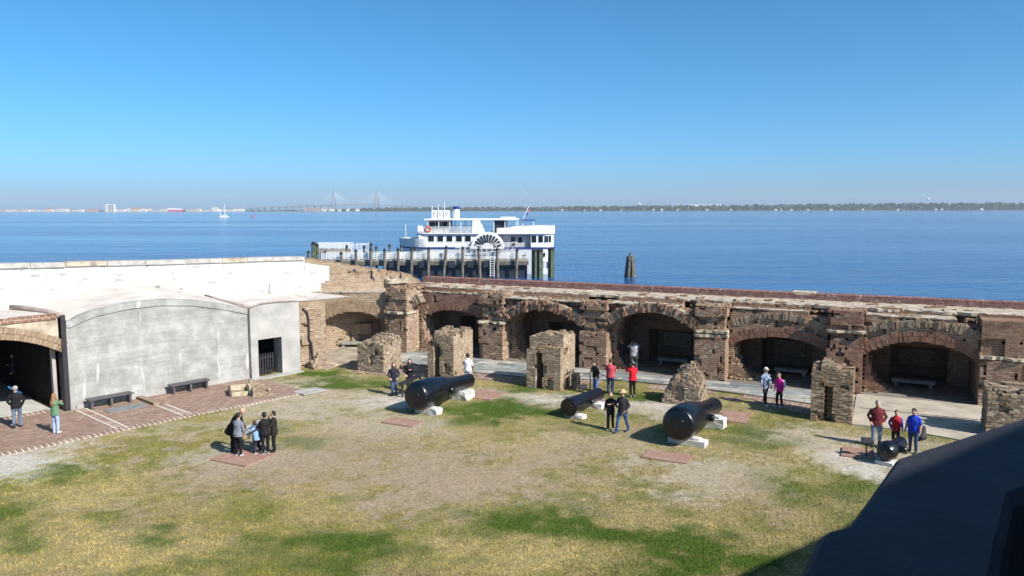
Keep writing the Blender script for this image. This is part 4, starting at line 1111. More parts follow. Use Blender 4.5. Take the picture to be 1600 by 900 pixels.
    # folds in the cloth
    n = len(me.vertices); co = np.zeros(n * 3, np.float32); me.vertices.foreach_get('co', co); co = co.reshape(-1, 3)
    w = (vnoise(co[:, 0] * 9 + loc[0], co[:, 1] * 9 + loc[1], co[:, 2] * 13) - .5) * .022 * (co[:, 2] < hc.z - .14) * (co[:, 2] > .13)
    no = np.zeros(n * 3, np.float32); me.vertices.foreach_get('normal', no); co = co + no.reshape(-1, 3) * w[:, None]
    me.vertices.foreach_set('co', co.ravel())
    mi = [mb.m[tree.find_nearest(p.center)[2]] for p in me.polygons]
    me.materials.clear()
    me.polygons.foreach_set('material_index', mi)
    # fingers and eyes, rooted in the same mesh
    fb = MB()
    for wr, d, sd in hands:
        side = d.cross(Vector((0, 0, 1)));  side = side.normalized() if side.length > .1 else Vector((1, 0, 0))
        if abs(d.z) > .8: side = Vector((0, 1, 0))
        nrm = side.cross(d).normalized()
        for k, (off, l) in enumerate(((-.027, .062), (-.009, .075), (.009, .070), (.027, .055))):
            p0 = wr + d * .08 + side * off
            fb.tube([p0, p0 + d * l * .45, p0 + d * l * .8 + nrm * .012, p0 + d * l * .95 + nrm * .028], [.0095, .009, .0085, .006], 6)
        p0 = wr + d * .03 + side * .034
        fb.tube([p0, p0 + side * .025 + d * .025, p0 + side * .03 + d * .055 + nrm * .01], [.012, .011, .008], 6)
    for sd in (-1, 1): 
        e = Hp(sd * .031, .088, .012); fb.ell(e, (.011, .008, .008), 6, 4, 5)
    bm = bmesh.new(); bm.from_mesh(me)
    t2 = fb.mesh('t'); bm.from_mesh(t2); bpy.data.meshes.remove(t2)
    bm.to_mesh(me); bm.free()
    k0 = n
    ob = link('body', me, [skin, topmat or cloth(top), cloth(bottom), cloth(shoes), cloth(sleeve or top), EYE], o, smooth=True)
    ob.scale = (s, s, s)
    def child(name, m_, mat, smooth=True):
        c_ = m_.build(name, mat, o, smooth=smooth); c_.scale = (s, s, s); return c_
    def ellH(m_, x, f, z, r, n=14, k=10, zmin=None):
        rings = []
        for i in range(k + 1):
            t = min(max(math.pi * i / k, .08), math.pi - .08); zz = -math.cos(t)
            zv = r[2] * zz
            if zmin is not None: zv = max(zv, zmin)
            rings.append([Hp(x + r[0] * math.sin(t) * math.cos(2 * math.pi * q / n), f + r[1] * math.sin(t) * math.sin(2 * math.pi * q / n), z + zv) for q in range(n)])
        m_.loft(rings)
    if style != 'bald':
        m_ = MB(); ellH(m_, 0, -.022, .026, (.092, .099, .112))
        if style == 'fringe': ellH(m_, 0, -.085, -.01, (.078, .03, .09))
        child('hair', m_, HAIR[hair])
    if style == 'long':
        m_ = MB()
        P = [Hp(0, -.06, .03), Hp(0, -.085, -.06), nk + La @ Vector((0, .085, .0)), T(0, -.13, .40), T(0, -.15, .27)]
        m_.tube(P, [.075, .082, .095, .10, .05], 12, 0, .5); child('long_hair', m_, HAIR[hair])
        for sd in (-1, 1):
            m_ = MB(); m_.tube([Hp(sd * .07, -.02, .03), Hp(sd * .085, -.01, -.07), T(sd * .10, .05, .46), T(sd * .09, .12, .36)], [.03, .035, .035, .015], 8); child('hair_lock', m_, HAIR[hair])
    if hat:
        m_ = MB()
        if hat == 'cap':
            ellH(m_, 0, -.008, .045, (.096, .108, .09), zmin=-.015)
            m_.loft([[Hp(.075 * math.cos(a), .085 + .10 * math.sin(a) * w, .045 - .012 * w + t) for a in [math.pi * q / 8 for q in range(9)]] for w, t in ((1.0, 0), (1.0, .008), (.02, .012), (.02, 0.0))], caps=True)
        elif hat == 'beanie': ellH(m_, 0, -.012, .045, (.098, .112, .102), zmin=-.02)
        else:
            n = 24
            m_.loft([[Hp(r * math.cos(2 * math.pi * q / n), r * 1.05 * math.sin(2 * math.pi * q / n), z) for q in range(n)] for r, z in ((.02, .055), (.185, .04), (.187, .048), (.098, .062), (.09, .13), (.06, .15), (.01, .148))])
        child('hat', m_, cloth(hatcol, .8))
    if pack:
        m_ = MB()
        m_.loft([[T(x * w, -.12 - f * d_, z) for x, f in ((-.15, .0), (.15, .0), (.14, .9), (-.14, .9))] for z, w, d_ in ((.02, .8, .1), (.06, 1, .16), (.25, 1, .17), (.40, .9, .12), (.44, .6, .05))])
        child('backpack', m_, cloth(pack), False)
    return o
BLK = (.014, .014, .016); JEAN = (.055, .085, .16); LJEAN = (.25, .33, .48); GJ = (.13, .18, .25)
person('man in white cap, black sweater and jeans walking near the dark arch', (-20.85, 31.6, .045), 112, 1.8, BLK, GJ, (.03, .04, .08), hair='grey', arms=('pocket', 'pocket'), stride=.12, hat='cap', hatcol=(.55, .55, .55), coat=.05)
person('woman in green jacket with long blond hair and pale jeans on the brick terrace', (-18.75, 30.8, .045), 75, 1.68, (.13, .24, .14), (.36, .46, .66), (.75, .75, .75), hair='blonde', style='long', arms=('out', 'chest'), coat=.13)
person('person in grey sweater standing inside the dark arch', (-24.1, 38.6, .05), 80, 1.72, (.26, .27, .36), BLK, (.6, .6, .6), hair='dark', arms=('down', 'down'))
person('shadowed person in dark clothes and white cap deepest inside the arch', (-25.6, 38.9, .05), 200, 1.75, (.05, .05, .10), BLK, hat='cap', hatcol=(.6, .55, .5), arms=('chest', 'down'))
person('balding man in long black coat bending over the printed panel', (-10.62, 28.45), 0, 1.84, BLK, BLK, style='bald', arms=('reach', 'reach'), lean=30, nod=18, coat=.28, bulk=1.12)
person('person in grey jacket with back turned at the printed panel', (-10.22, 27.9), 68, 1.66, (.20, .215, .26), BLK, (.6, .6, .6), hair='dark', style='fringe', arms=('down', 'reach'), coat=.12, lean=4)
person('child in pale blue top crouching at the right of the printed panel', (-9.58, 28.15), 140, 1.42, (.22, .36, .55), (.03, .03, .05), (.6, .6, .6), hair='brown', style='fringe', arms=('reach', 'reach'), crouch=.16, lean=18, spread=.03)
person('dark-haired woman in black with pale shoes right of the crouching child', (-9.27, 28.1), 120, 1.62, BLK, BLK, (.6, .6, .62), hair='dark', style='fringe', arms=('reach', 'chest'), lean=8, coat=.1)
person('dark-clothed person raising an arm at the right end of the panel group', (-9.05, 28.45), 190, 1.58, (.025, .02, .02), BLK, hair='dark', style='fringe', arms=('face', 'chest'), coat=.2)
person('woman in navy jacket and jeans with long brown hair, left of the two women', (-5.85, 37.3), 285, 1.66, (.022, .025, .04), (.06, .09, .22), hair='brown', style='long', arms=('pocket', 'pocket'), coat=.14, nod=8)
person('woman in black coat over pink top, right of the two women', (-5.15, 38.0), 275, 1.70, (.02, .018, .02), BLK, hair='dark', style='long', arms=('pocket', 'chest'), coat=.28, nod=10, sleeve=(.02, .018, .02))
person('man in white shirt and dark cap behind the left cannon muzzle', (-2.3, 39.1), 80, 1.76, (.72, .73, .78), (.45, .46, .55), skin=SKIN_D, hair='dark', hat='cap', hatcol=(.06, .08, .07), arms=('down', 'chest'), bare=True, turn=20)
person('man in black sweater and blue jeans with bowed head at the handrail', (4.15, 37.45), 205, 1.74, BLK, (.07, .14, .36), hair='brown', arms=('chest', 'pocket'), nod=35, lean=6)
person('man in coral red shirt and dark jeans seen from behind with folded arms', (4.88, 37.5), 62, 1.79, (.52, .075, .10), (.035, .06, .14), hair='brown', arms=('crossed', 'crossed'), bulk=1.12, bare=True)
person('man in bright red hooded top, grey beanie and black trousers', (5.9, 36.9), 110, 1.76, (.62, .015, .03), (.015, .014, .015), (.5, .5, .5), hair='dark', hat='beanie', hatcol=(.13, .15, .13), arms=('chest', 'face'), coat=.08)
person('blond person in black facing into the dark arch', (6.35, 43.75), 75, 1.66, (.02, .018, .03), (.02, .03, .09), (.6, .6, .6), hair='ginger', style='fringe', arms=('down', 'chest'), coat=.1)
person('stout person in grey shirt and slacks photographing into the dark arch', (6.95, 43.05), 88, 1.78, (.36, .35, .38), (.13, .13, .125), (.6, .6, .6), hair='dark', arms=('camera', 'camera'), bulk=1.25)
person('woman in black on the arm of the man in the straw hat', (4.1, 31.3), 255, 1.60, BLK, (.015, .015, .03), (.35, .33, .36), hair='light', arms=('down', 'link'), stride=.10, nod=6)
person('man in straw hat, charcoal sweater and jeans walking in mid-stride', (4.55, 30.95), 222, 1.78, (.035, .037, .042), (.045, .10, .24), (.02, .05, .14), hair='grey', hat='straw', hatcol=(.50, .37, .20), arms=('link', 'pocket'), stride=.24, bulk=1.12, nod=4, coat=.06)
person('man in blue plaid shirt, pale cap and black trousers walking', (11.85, 35.3), 290, 1.80, BLK, BLK, (.6, .6, .6), hair='grey', hat='cap', hatcol=(.62, .58, .52), arms=('down', 'down'), stride=.20, coat=.16, topmat=plaid())
person('woman in magenta jacket with white backpack', (12.4, 34.9), 205, 1.62, (.62, .015, .30), BLK, (.6, .6, .6), hair='light', arms=('down', 'down'), nod=12, lean=6, coat=.06, pack=(.75, .72, .75), stride=.08)
person('balding man in maroon fleece and pale jeans looking down at the short cannon', (14.1, 29.0), 252, 1.83, (.14, .025, .03), (.20, .26, .36), (.05, .05, .06), hair='grey', arms=('pocket', 'pocket'), nod=20, coat=.10, bulk=1.15)
person('boy in red shirt with blue sleeves beside the short cannon', (14.72, 28.75), 245, 1.50, (.40, .02, .03), (.03, .035, .03), hair='brown', style='fringe', arms=('pocket', 'down'), sleeve=(.06, .05, .32), nod=15)
person('man in royal blue T-shirt with a jacket over his arm', (15.12, 28.2), 215, 1.72, (.02, .06, .52), (.04, .07, .16), hair='brown', arms=('down', 'down'), bare=True, bulk=1.15, nod=25)
mb = MB()
jr = random.Random(3)
mb.loft([[(15.46 + w * math.cos(q * .3927) + jr.uniform(-.02, .02), 28.24 + t * math.sin(q * .3927) + jr.uniform(-.015, .015), z + (.10 * math.sin(q * 1.9) if z < .6 else jr.uniform(-.01, .01))) for q in range(16)] for z, w, t in ((1.06, .05, .09), (1.02, .09, .10), (.9, .12, .07), (.75, .15, .06), (.62, .16, .07), (.54, .17, .05))]); o = mb.build('jacket', cloth((.07, .07, .08)), smooth=True); tag(o, 'dark grey jacket hanging over the forearm of the man in blue', 'jacket')

# ------------------------------------------------------------------ water
def water_mat():
    m, nt, b = newmat('harbour_water')
    c = ramp(nt, noise(nt, .004, 4, .6, stretch=(.35, 1, 1)), [(.35, (.008, .075, .215)), (.65, (.016, .110, .275))])
    nt.links.new(c, b.inputs['Base Color'])
    b.inputs['Roughness'].default_value = .10
    b.inputs['IOR'].default_value = 1.33
    n1 = noise(nt, .55, 4, .6, stretch=(.55, 1, 1)); n2 = noise(nt, .08, 3, .5, stretch=(.4, 1, 1))
    ad = nt.nodes.new('ShaderNodeMath'); ad.operation = 'MULTIPLY_ADD'; ad.inputs[1].default_value = 2.0
    nt.links.new(n2, ad.inputs[0]); nt.links.new(n1, ad.inputs[2])
    patch = ramp(nt, noise(nt, .009, 4, .6, stretch=(.14, 1, 1)), [(.38, .18), (.62, 1.0)])      # calm lanes between ruffled water
    bp = nt.nodes.new('ShaderNodeBump'); bp.inputs['Distance'].default_value = .9
    ml = nt.nodes.new('ShaderNodeMath'); ml.operation = 'MULTIPLY'; ml.inputs[1].default_value = .75
    nt.links.new(patch, ml.inputs[0]); nt.links.new(ml.outputs[0], bp.inputs['Strength'])
    nt.links.new(ad.outputs[0], bp.inputs['Height']); nt.links.new(bp.outputs['Normal'], b.inputs['Normal'])
    return m
WZ = -3.2
mb = MB(); mb.add([(-8500, -450, WZ), (8500, -450, WZ), (8500, 9300, WZ), (-8500, 9300, WZ)], [(0, 1, 2, 3)])
mb.build('water', water_mat(), fix=False, kind='structure')

# ------------------------------------------------------------------ ferry
fw = simple('ferry_white', (.78, .78, .77), .5, .05, 1, .0, .4)
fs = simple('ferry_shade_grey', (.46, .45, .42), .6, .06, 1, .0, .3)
fb_ = simple('ferry_blue', (.015, .03, .20), .5, .08, 1, 0)
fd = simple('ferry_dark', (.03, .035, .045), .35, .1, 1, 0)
fgl = simple('ferry_window', (.012, .016, .022), .08, .1, 1, 0, .6)
FY = empty('ferry', (-6.8, 150, WZ), R(-3), 'white paddle-wheel style excursion ferry moored behind the dock', 'boat')
def hb(x):
    if x < -9: t = max(0, (x + 15.1) / 6.1); return .15 + 4.3 * (1 - (1 - t) ** 2)
    if x > 13.2: return 4.45 - 1.6 * ((x - 13.2) / 1.9) ** 2
    return 4.45
def plan(x0, x1, off=0, n=28):
    xs = [x0 + (x1 - x0) * i / n for i in range(n + 1)]
    return [(x, -hb(x) - off) for x in xs] + [(x, hb(x) + off) for x in xs[::-1]]
def hull_ring(z, k, x0=-15, x1=15, n=30):
    xs = [x0 + (x1 - x0) * i / n for i in range(n + 1)]
    return [(x + (1 - k) * (1.8 if x < -9 else 0), -hb(x) * k, z) for x in xs] + [(x + (1 - k) * (1.8 if x < -9 else 0), hb(x) * k, z) for x in xs[::-1]]
mb = MB(); mb.loft([hull_ring(-.8, .72), hull_ring(1.6, .84), hull_ring(3.6, .93), hull_ring(4.85, .99)]); mb.build('hull', fw, FY)
mb = MB(); mb.prism(plan(-15.1, 15.1, .06), 4.86, 5.12); mb.build('rubbing_strake', fb_, FY)
mb = MB(); P = plan(-15.1, -9.2, .02); P2 = [(x + .12, y * .93) for x, y in P]
n = len(P); mb.add([(x, y, 5.13) for x, y in P] + [(x - .25, y * 1.03, 6.75) for x, y in P] + [(x, y, 6.75) for x, y in P2] + [(x, y, 5.13) for x, y in P2], [(r * n + i, r * n + i + 1, (r + 1) * n + i + 1, (r + 1) * n + i) for r in range(3) for i in range(n - 1) if i != n // 2 - 1 or True])
mb.build('bow_bulwark', fw, FY)
mb = MB(); mb.box(-10.7, 3.7, -4.2, 4.2, 5.14, 7.62); mb.build('forward_cabin', fw, FY)
mb = MB(); mb.box(3.71, 10.6, -3.4, 3.4, 5.14, 7.62); mb.build('mid_cabin', fs, FY)  # overhang shade is put into the grey of this cabin
mb = MB(); mb.prism(plan(10.61, 14.9, -.12, 12), 5.14, 7.62); mb.build('stern_cabin', fw, FY)
mb = MB(); mb.prism(plan(-11.4, 15.1, .05), 7.63, 7.83); mb.build('upper_deck', fw, FY)
mb = MB(); mb.prism(plan(-11.45, 15.12, .09), 7.50, 7.628); mb.build('deck_edge', fb_, FY)
for px in (675, 689.5, 704, 719, 733):
    x = (px - 744) * .1213
    mb = MB(); mb.box(x - .56, x + .56, -4.24, -4.19, 6.2, 7.28); w = mb.build('window', fgl, FY)
    mb = MB()
    for a in ((x - .66, x - .57, 6.1, 7.38), (x + .57, x + .66, 6.1, 7.38), (x - .565, x + .565, 6.1, 6.19), (x - .565, x + .565, 7.29, 7.38)): mb.box(a[0], a[1], -4.26, -4.2, a[2], a[3])
    mb.build('frame', fw, w, kind='stuff')
for px, wd in ((836.5, .85), (847, .8), (856, .62), (861.5, .45)):
    x = (px - 744) * .1213; y = -hb(x) + .08; dy = (hb(x + .4) - hb(x - .4)) / .8
    mb = MB(); mb.obox((x, y, 6.7), (wd / 2, -dy * wd / 2, 0), (0, .05, 0), (0, 0, .6)); mb.build('window', fgl, FY)
mb = MB(); mb.box(6.8, 7.6, -3.46, -3.38, 5.3, 7.1); mb.build('door', fd, FY)
mb = MB(); mb.box(8.2, 8.9, -3.46, -3.38, 6.0, 7.1); mb.build('window', fgl, FY)
mb = MB(); mb.box(8.0, 9.1, -3.9, -3.47, 7.1, 7.3); mb.build('door_hood', fw, FY)
for px, y in ((851, 394), (822, 397), (690, 393), (655, 391)):
    x = (px - 744) * .1213; mb = MB(); yy = -hb(x) * .9
    mb.box(x - .35, x + .35, yy - .22, yy + .1, 3.4, 4.1); mb.build('porthole', fgl, FY)
# paddle box with its fan of slots
pb = MB(); pc = (2.5, 4.9)
pr_ring = [(pc[0] + 3.15 * math.cos(a), pc[1] + 3.15 * math.sin(a)) for a in [math.pi * i / 28 for i in range(29)]]
pb.slab(pr_ring, -5.3, -4.21); PB = pb.build('paddle_box', fw, FY)
for i in range(11):
    a = R(15 + 15 * i); ca, sa = math.cos(a), math.sin(a)
    mb = MB(); rad = Vector((ca, 0, sa)); tan = Vector((-sa, 0, ca))
    V = []
    for r, w in ((1.15, .12), (2.5, .25), (2.7, .15)):
        for s in (-1, 1): V.append(Vector((pc[0], -5.36, pc[1])) + rad * r + tan * w * s)
    V2 = [v + Vector((0, .055, 0)) for v in V]
    mb.add(V + V2, [(0, 1, 3, 2), (2, 3, 5, 4), (0, 2, 8, 6), (2, 4, 10, 8), (4, 5, 11, 10), (5, 3, 9, 11), (3, 1, 7, 9), (1, 0, 6, 7)]); mb.build('slot', fd, PB)
mb = MB(); mb.slab([(pc[0] + .9 * math.cos(math.pi * i / 12), pc[1] + .9 * math.sin(math.pi * i / 12)) for i in range(13)], -5.38, -5.31); mb.build('hub_plate', fw, PB)
# upper deck
mb = MB(); mb.slab([(-.5, 7.84), (1.9, 7.84), (.95, 10.28), (-.45, 10.28)], -4.3, -3.2); mb.build('stair_housing', fw, FY)
P = plan(4.2, 15.1, .02, 20)[:21]; n = len(P)
Pb = [(x, -y) for x, y in P]
for Q_ in (P, Pb):
    mb = MB(); s = -1 if Q_ is P else 1
    mb.add([(x, y, 7.84) for x, y in Q_] + [(x, y, 8.75 + .04 * (x - 4)) for x, y in Q_] + [(x, y - s * .12, 8.75 + .04 * (x - 4)) for x, y in Q_] + [(x, y - s * .12, 7.84) for x, y in Q_], [(r * n + i, r * n + i + 1, (r + 1) * n + i + 1, (r + 1) * n + i) for r in range(3) for i in range(n - 1)])
    mb.build('stern_bulwark', fw, FY)
mb = MB(); mb.box(15.0, 15.12, -2.9, 2.9, 7.84, 9.15); mb.build('stern_bulwark', fw, FY)
for s in (-1, 1):
    mb = MB()
    for z in (8.1, 8.4, 8.7): mb.box(-10.8, -.6, s * 4.35 - .02, s * 4.35 + .02, z, z + .05)
    for i in range(52): mb.box(-10.8 + i * .2, -10.8 + i * .2 + .05, s * 4.35 - .018, s * 4.35 + .018, 7.84, 8.95)
    mb.box(-10.8, -.6, s * 4.35 - .05, s * 4.35 + .05, 8.95, 9.03)
    mb.build('railing', fw, FY, kind='stuff')
    for i in range(9):
        x = -9.0 + i * 2.1
        if -.5 < x < 1.9: continue
        mb = MB(); mb.rod((x, s * 4.0, 7.84), (x, s * 4.0, 10.28), .07, 6); mb.build('stanchion', fw, FY)
mb = MB(); mb.box(-9.6, 8.0, -4.25, 4.25, 10.29, 10.5); mb.build('canopy_roof', fw, FY)
for x in (-3.0, -1.6, 6.4, 7.6):
    mb = MB(); mb.box(x - .45, x + .45, -3.9, -3.4, 7.84, 8.3); mb.build('deck_bench', fs, FY)
mb = MB(); mb.box(-9.65, 8.05, -4.3, 4.3, 10.22, 10.285); mb.build('canopy_edge', fs, FY)
mb = MB(); mb.box(4.9, 7.6, -4.1, -1, 10.51, 10.85); mb.build('roof_locker', fw, FY)
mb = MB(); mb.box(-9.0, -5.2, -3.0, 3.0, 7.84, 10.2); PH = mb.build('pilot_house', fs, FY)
for i in range(3):
    mb = MB(); mb.box(-8.8 + i * 1.2, -7.75 + i * 1.2, -3.05, -2.99, 8.7, 9.9); mb.build('window', fgl, PH)
mb = MB(); mb.box(3.6, 5.9, -3.6, 1, 7.84, 10.2); mb.build('dark_cabin', fd, FY)
mb = MB(); mb.box(-11.0, -10.0, -3.6, -1.5, 7.84, 9.2); mb.build('deck_locker', fw, FY)
for x in (-8.1, -6.9, -5.7):
    mb = MB(); mb.box(x - .5, x + .5, -1.6, -.4, 10.51, 12.1); a = mb.build('ventilator', fw, FY)
    mb = MB(); mb.box(x - .3, x + .25, -1.64, -1.605, 10.8, 11.8); mb.build('grille', fs, a)
mb = MB(); mb.tube([(-3.9, -1, 10.5), (-3.9, -1, 12.3)], .62, 16); F_ = autosmooth(mb.build('funnel', fw, FY))
mb = MB(); mb.tube([(-3.9, -1, 12.3), (-3.9, -1, 12.85)], .66, 16); autosmooth(mb.build('funnel_cap', fb_, F_))
for x, z0, z1 in ((-7.4, 12.1, 13.3), (-6.2, 12.1, 13.6), (-14.0, 6.7, 9.4), (-8.6, 10.5, 13.0)):
    mb = MB(); mb.rod((x, -1 if x > -14 else 0, z0), (x, -1 if x > -14 else 0, z1), .06, 6); mb.build('mast', fw, FY)
mb = MB(); mb.rod((8.9, 0, 10.3), (10.1, 0, 12.9), .07, 6); fp_ = mb.build('flag_staff', fw, FY)
mb = MB(); mb.obox((10.05, .0, 11.9), (.14, .02, .04), (0, .02, 0), (.06, .05, .28)); mb.build('flag', simple('flag_red', (.5, .12, .14), .8), fp_)
mb = MB(); mb.obox((9.75, .04, 11.35), (.14, .02, .04), (0, .02, 0), (.08, .05, .28)); mb.build('flag', simple('flag_blue', (.02, .04, .22), .8), fp_)
mb = MB(); mb.box(8.6, 11.3, -.6, .6, 10.1, 10.3); mb.build('stern_awning', fb_, FY)
for x in (8.9, 11.0):
    mb = MB(); mb.rod((x, 0, 7.84), (x, 0, 10.1), .08, 6); mb.build('awning_post', fw, FY)
mb = MB()
ringp = [(-8.9 + .48 * math.cos(2 * math.pi * i / 20), -4.45, 8.55 + .48 * math.sin(2 * math.pi * i / 20)) for i in range(21)]
mb.tube(ringp, .13, 8, caps=False); mb.build('life_ring', simple('life_ring_orange', (.62, .10, .05), .6), FY, smooth=True)
mb = MB(); mb.box(-1.5, 3.0, 4.6, 4.9, 5.2, 5.3); mb.build('far_fender', fb_, FY)

# ------------------------------------------------------------------ dock
wood = simple('pile_wood', (.14, .128, .105), .9, .3, 1.5, .4, .15)
wood_g = simple('pile_wood_green', (.105, .125, .085), .9, .3, 1.5, .4, .15)
capm = simple('pile_cap', (.012, .013, .016), .5, .1, 1, 0)
rail_w = simple('dock_rail_white', (.72, .72, .70), .6, .06, 1, 0)
deckm = simple('dock_planks', (.32, .30, .25), .9, .2, .6, .3, .15)
truss_m = simple('gangway_aluminium', (.50, .50, .50), .45, .1, 1, 0, .5)
DK = empty('dock', (-14, 140, WZ), 0, 'timber pier with white railings and black-capped piles before the ferry', 'dock')
def dx(px, Y): return (px - 800) * Y / 1200 + 14
def dz(y, Y): return 9.2 - (y - 326.5) * Y / 1200 * .995 - WZ
def pile(px, ytop, Y, r=.27, lean=0, parent=None, green=False, off=(14, 140)):
    x = (px - 800) * Y / 1200 + off[0]; zt = dz(ytop, Y)
    mb = MB(); mb.tube([(x - lean, Y - off[1], -1.5), (x - lean * .4, Y - off[1], zt * .6), (x, Y - off[1], zt)], [r * 1.05, r, r * .92], 10)
    o = mb.build('pile', wood_g if green else wood, parent or DK, smooth=False); autosmooth(o, 40)
    mb = MB(); mb.tube([(x, Y - off[1], zt - .05), (x, Y - off[1], zt + .12), (x, Y - off[1], zt + .5)], [r * 1.12, r * 1.12, .04], 10); mb.build('cap', capm, o)
for px, y, l in ((533, 397, 0), (556, 393, 0), (579, 391, 0), (601, 392, .1), (622, 391, .1), (643.5, 390, .2), (670, 390, .2), (697.5, 388, .7), (723, 389, .1), (748, 391, -.3), (777, 391, -.1), (808, 392, .2)): pile(px, y, 137.2, lean=l)
for px, y in ((509, 395), (530, 398), (542, 386), (569, 387), (588, 388), (609, 385), (627, 386), (649, 390)): pile(px, y, 143.5, .25)
for px, y in ((489, 381), (492, 382), (496, 384), (580, 383)): pile(px, y, 141, .30, green=True)
pile(482, 395, 141, .28)
for px, Y in ((833, 138), (836.5, 137.4), (840, 137.8), (843.5, 137.3), (846.5, 138)): pile(px, 393, Y, .26, green=True)
for px, Y in ((858.5, 139), (861.5, 138.6), (864.5, 139.2)): pile(px, 391, Y, .26, green=True)
mb = MB(); mb.box(dx(500, 138), dx(826, 138), -2.1, 2.2, 3.0, 3.3); mb.build('deck', deckm, DK)
mb = MB(); mb.box(dx(500, 138), dx(826, 138), -2.15, -1.9, 2.3, 3.0); mb.build('fascia', wood, DK)
for z in (1.0, 1.9):
    mb = MB(); mb.box(dx(560, 142), dx(820, 142), 1.6, 1.8, z, z + .3); mb.build('cross_beam', wood, DK)
mb = MB(); mb.box(dx(600, 138), dx(824, 138), -1.3, -1.1, -1.0, 2.9); mb.build('under_deck_shade', fd, DK)  # dark sheet standing in for the deep shade below the deck
def railing(x0, x1, y, z0, slope=0.0, h=1.15, pick=.32):
    mb = MB(); n = max(2, int((x1 - x0) / 1.6))
    f = lambda x: z0 + slope * (x - x0)
    for i in range(n + 1):
        x = x0 + (x1 - x0) * i / n; mb.box(x - .07, x + .07, y - .06, y + .06, f(x), f(x) + h)
    for zz in (.25, .55, .85, h):
        mb.obox(((x0 + x1) / 2, y, f((x0 + x1) / 2) + zz), ((x1 - x0) / 2, 0, slope * (x1 - x0) / 2), (0, .04, 0), (0, 0, .045))
    x = x0
    while x < x1:
        mb.box(x - .03, x + .03, y - .025, y + .025, f(x) + .2, f(x) + h); x += pick
    mb.build('railing', rail_w, DK, kind='stuff')
railing(dx(502, 138), dx(690, 138), -1.95, 3.3)
railing(dx(700, 138), dx(825, 138), -1.95, 3.3, pick=1.0)
railing(dx(510, 142), dx(690, 142), 2.05, 3.3)
railing(dx(615, 142), dx(640, 142), 0.0, 3.3, pick=.25)
mb = MB(); mb.box(dx(498, 148), dx(548, 148), 6.5, 10, 4.0, 4.75); mb.build('landing_stage', deckm, DK)
railing(dx(498, 147), dx(548, 147), 6.6, 4.75, pick=.28); railing(dx(498, 150), dx(552, 150), 9.9, 4.75, pick=.28)
railing(dx(550, 147), dx(580, 147), 6.6, 3.6, pick=.25, h=2.0); railing(dx(556, 147), dx(578, 147), 8.0, 3.6, pick=.25, h=2.2)
for px in (502, 520, 540):
    pile(px, 392, 147, .25)
# gangway truss
ga, gb, gy = dx(712, 141), dx(808, 141), .6
mb = MB()
bot = lambda x: 4.0 + 1.0 * (x - ga) / (gb - ga)
for y in (gy - .6, gy + .6):
    for zz in (0, 1.3): mb.obox(((ga + gb) / 2, y, bot((ga + gb) / 2) + zz), ((gb - ga) / 2, 0, .5), (0, .06, 0), (0, 0, .07))
    n = 12
    for i in range(n):
        x0 = ga + (gb - ga) * i / n; x1 = ga + (gb - ga) * (i + 1) / n
        mb.rod((x0, y, bot(x0)), (x1, y, bot(x1) + 1.3), .045, 5); mb.rod((x1, y, bot(x1)), (x1, y, bot(x1) + 1.3), .045, 5)
mb.build('gangway_truss', truss_m, DK, kind='stuff')
mb = MB(); mb.obox(((ga + gb) / 2, gy, bot((ga + gb) / 2) - .1), ((gb - ga) / 2, 0, .5), (0, .6, 0), (0, 0, .05)); mb.build('gangway_deck', truss_m, DK)
mb = MB()
for s in (-.35, .35): mb.rod((dx(769, 137) + s, -3.0, .2), (dx(769, 137) + s, -2.6, 4.2), .06, 5)
for i in range(9): mb.rod((dx(769, 137) - .35, -2.98 + i * .045, .5 + i * .42), (dx(769, 137) + .35, -2.98 + i * .045, .5 + i * .42), .05, 5)
mb.build('ladder', rail_w, DK, kind='stuff')
mb = MB(); mb.box(dx(850, 138), dx(857, 138), -1, .2, 1.6, 2.7); mb.build('dock_notice', simple('notice_white', (.62, .60, .66), .6, .1, 1, 0), DK)
mb = MB(); mb.tube([(dx(818, 138) + .9 * math.cos(t / 8 * 6.283), -1.6, 3.4 + .9 * math.sin(t / 8 * 6.283)) for t in range(9)], .06, 6, caps=False); mb.build('hose_reel', rail_w, DK)
for px in (612, 641, 660, 706, 735, 760):
    mb = MB(); x = dx(px, 138); mb.box(x - .55, x + .55, -2.45, -2.16, 1.9, 3.1); mb.build('fender', fd, DK)
# mooring dolphin
DO = empty('mooring_dolphin', (21.5, 139.3, WZ), 0, 'lashed cluster of dark mooring piles standing alone in the water', 'piling')
for k in range(6):
    a = k * math.pi / 3
    mb = MB(); mb.tube([(.95 * math.cos(a), .95 * math.sin(a), -1.5), (.45 * math.cos(a), .45 * math.sin(a), 3.75)], [.30, .24], 9); autosmooth(mb.build('pile', wood, DO), 40)
mb = MB(); mb.tube([(0, 0, -1.5), (0, 0, 4.2), (0, 0, 4.45)], [.28, .25, .05], 9); autosmooth(mb.build('pile', wood_g, DO), 40)
mb = MB(); mb.tube([(.72 * math.cos(t * .5236), .72 * math.sin(t * .5236), 3.1) for t in range(13)], .09, 6, caps=False); mb.build('lashing', fd, DO)

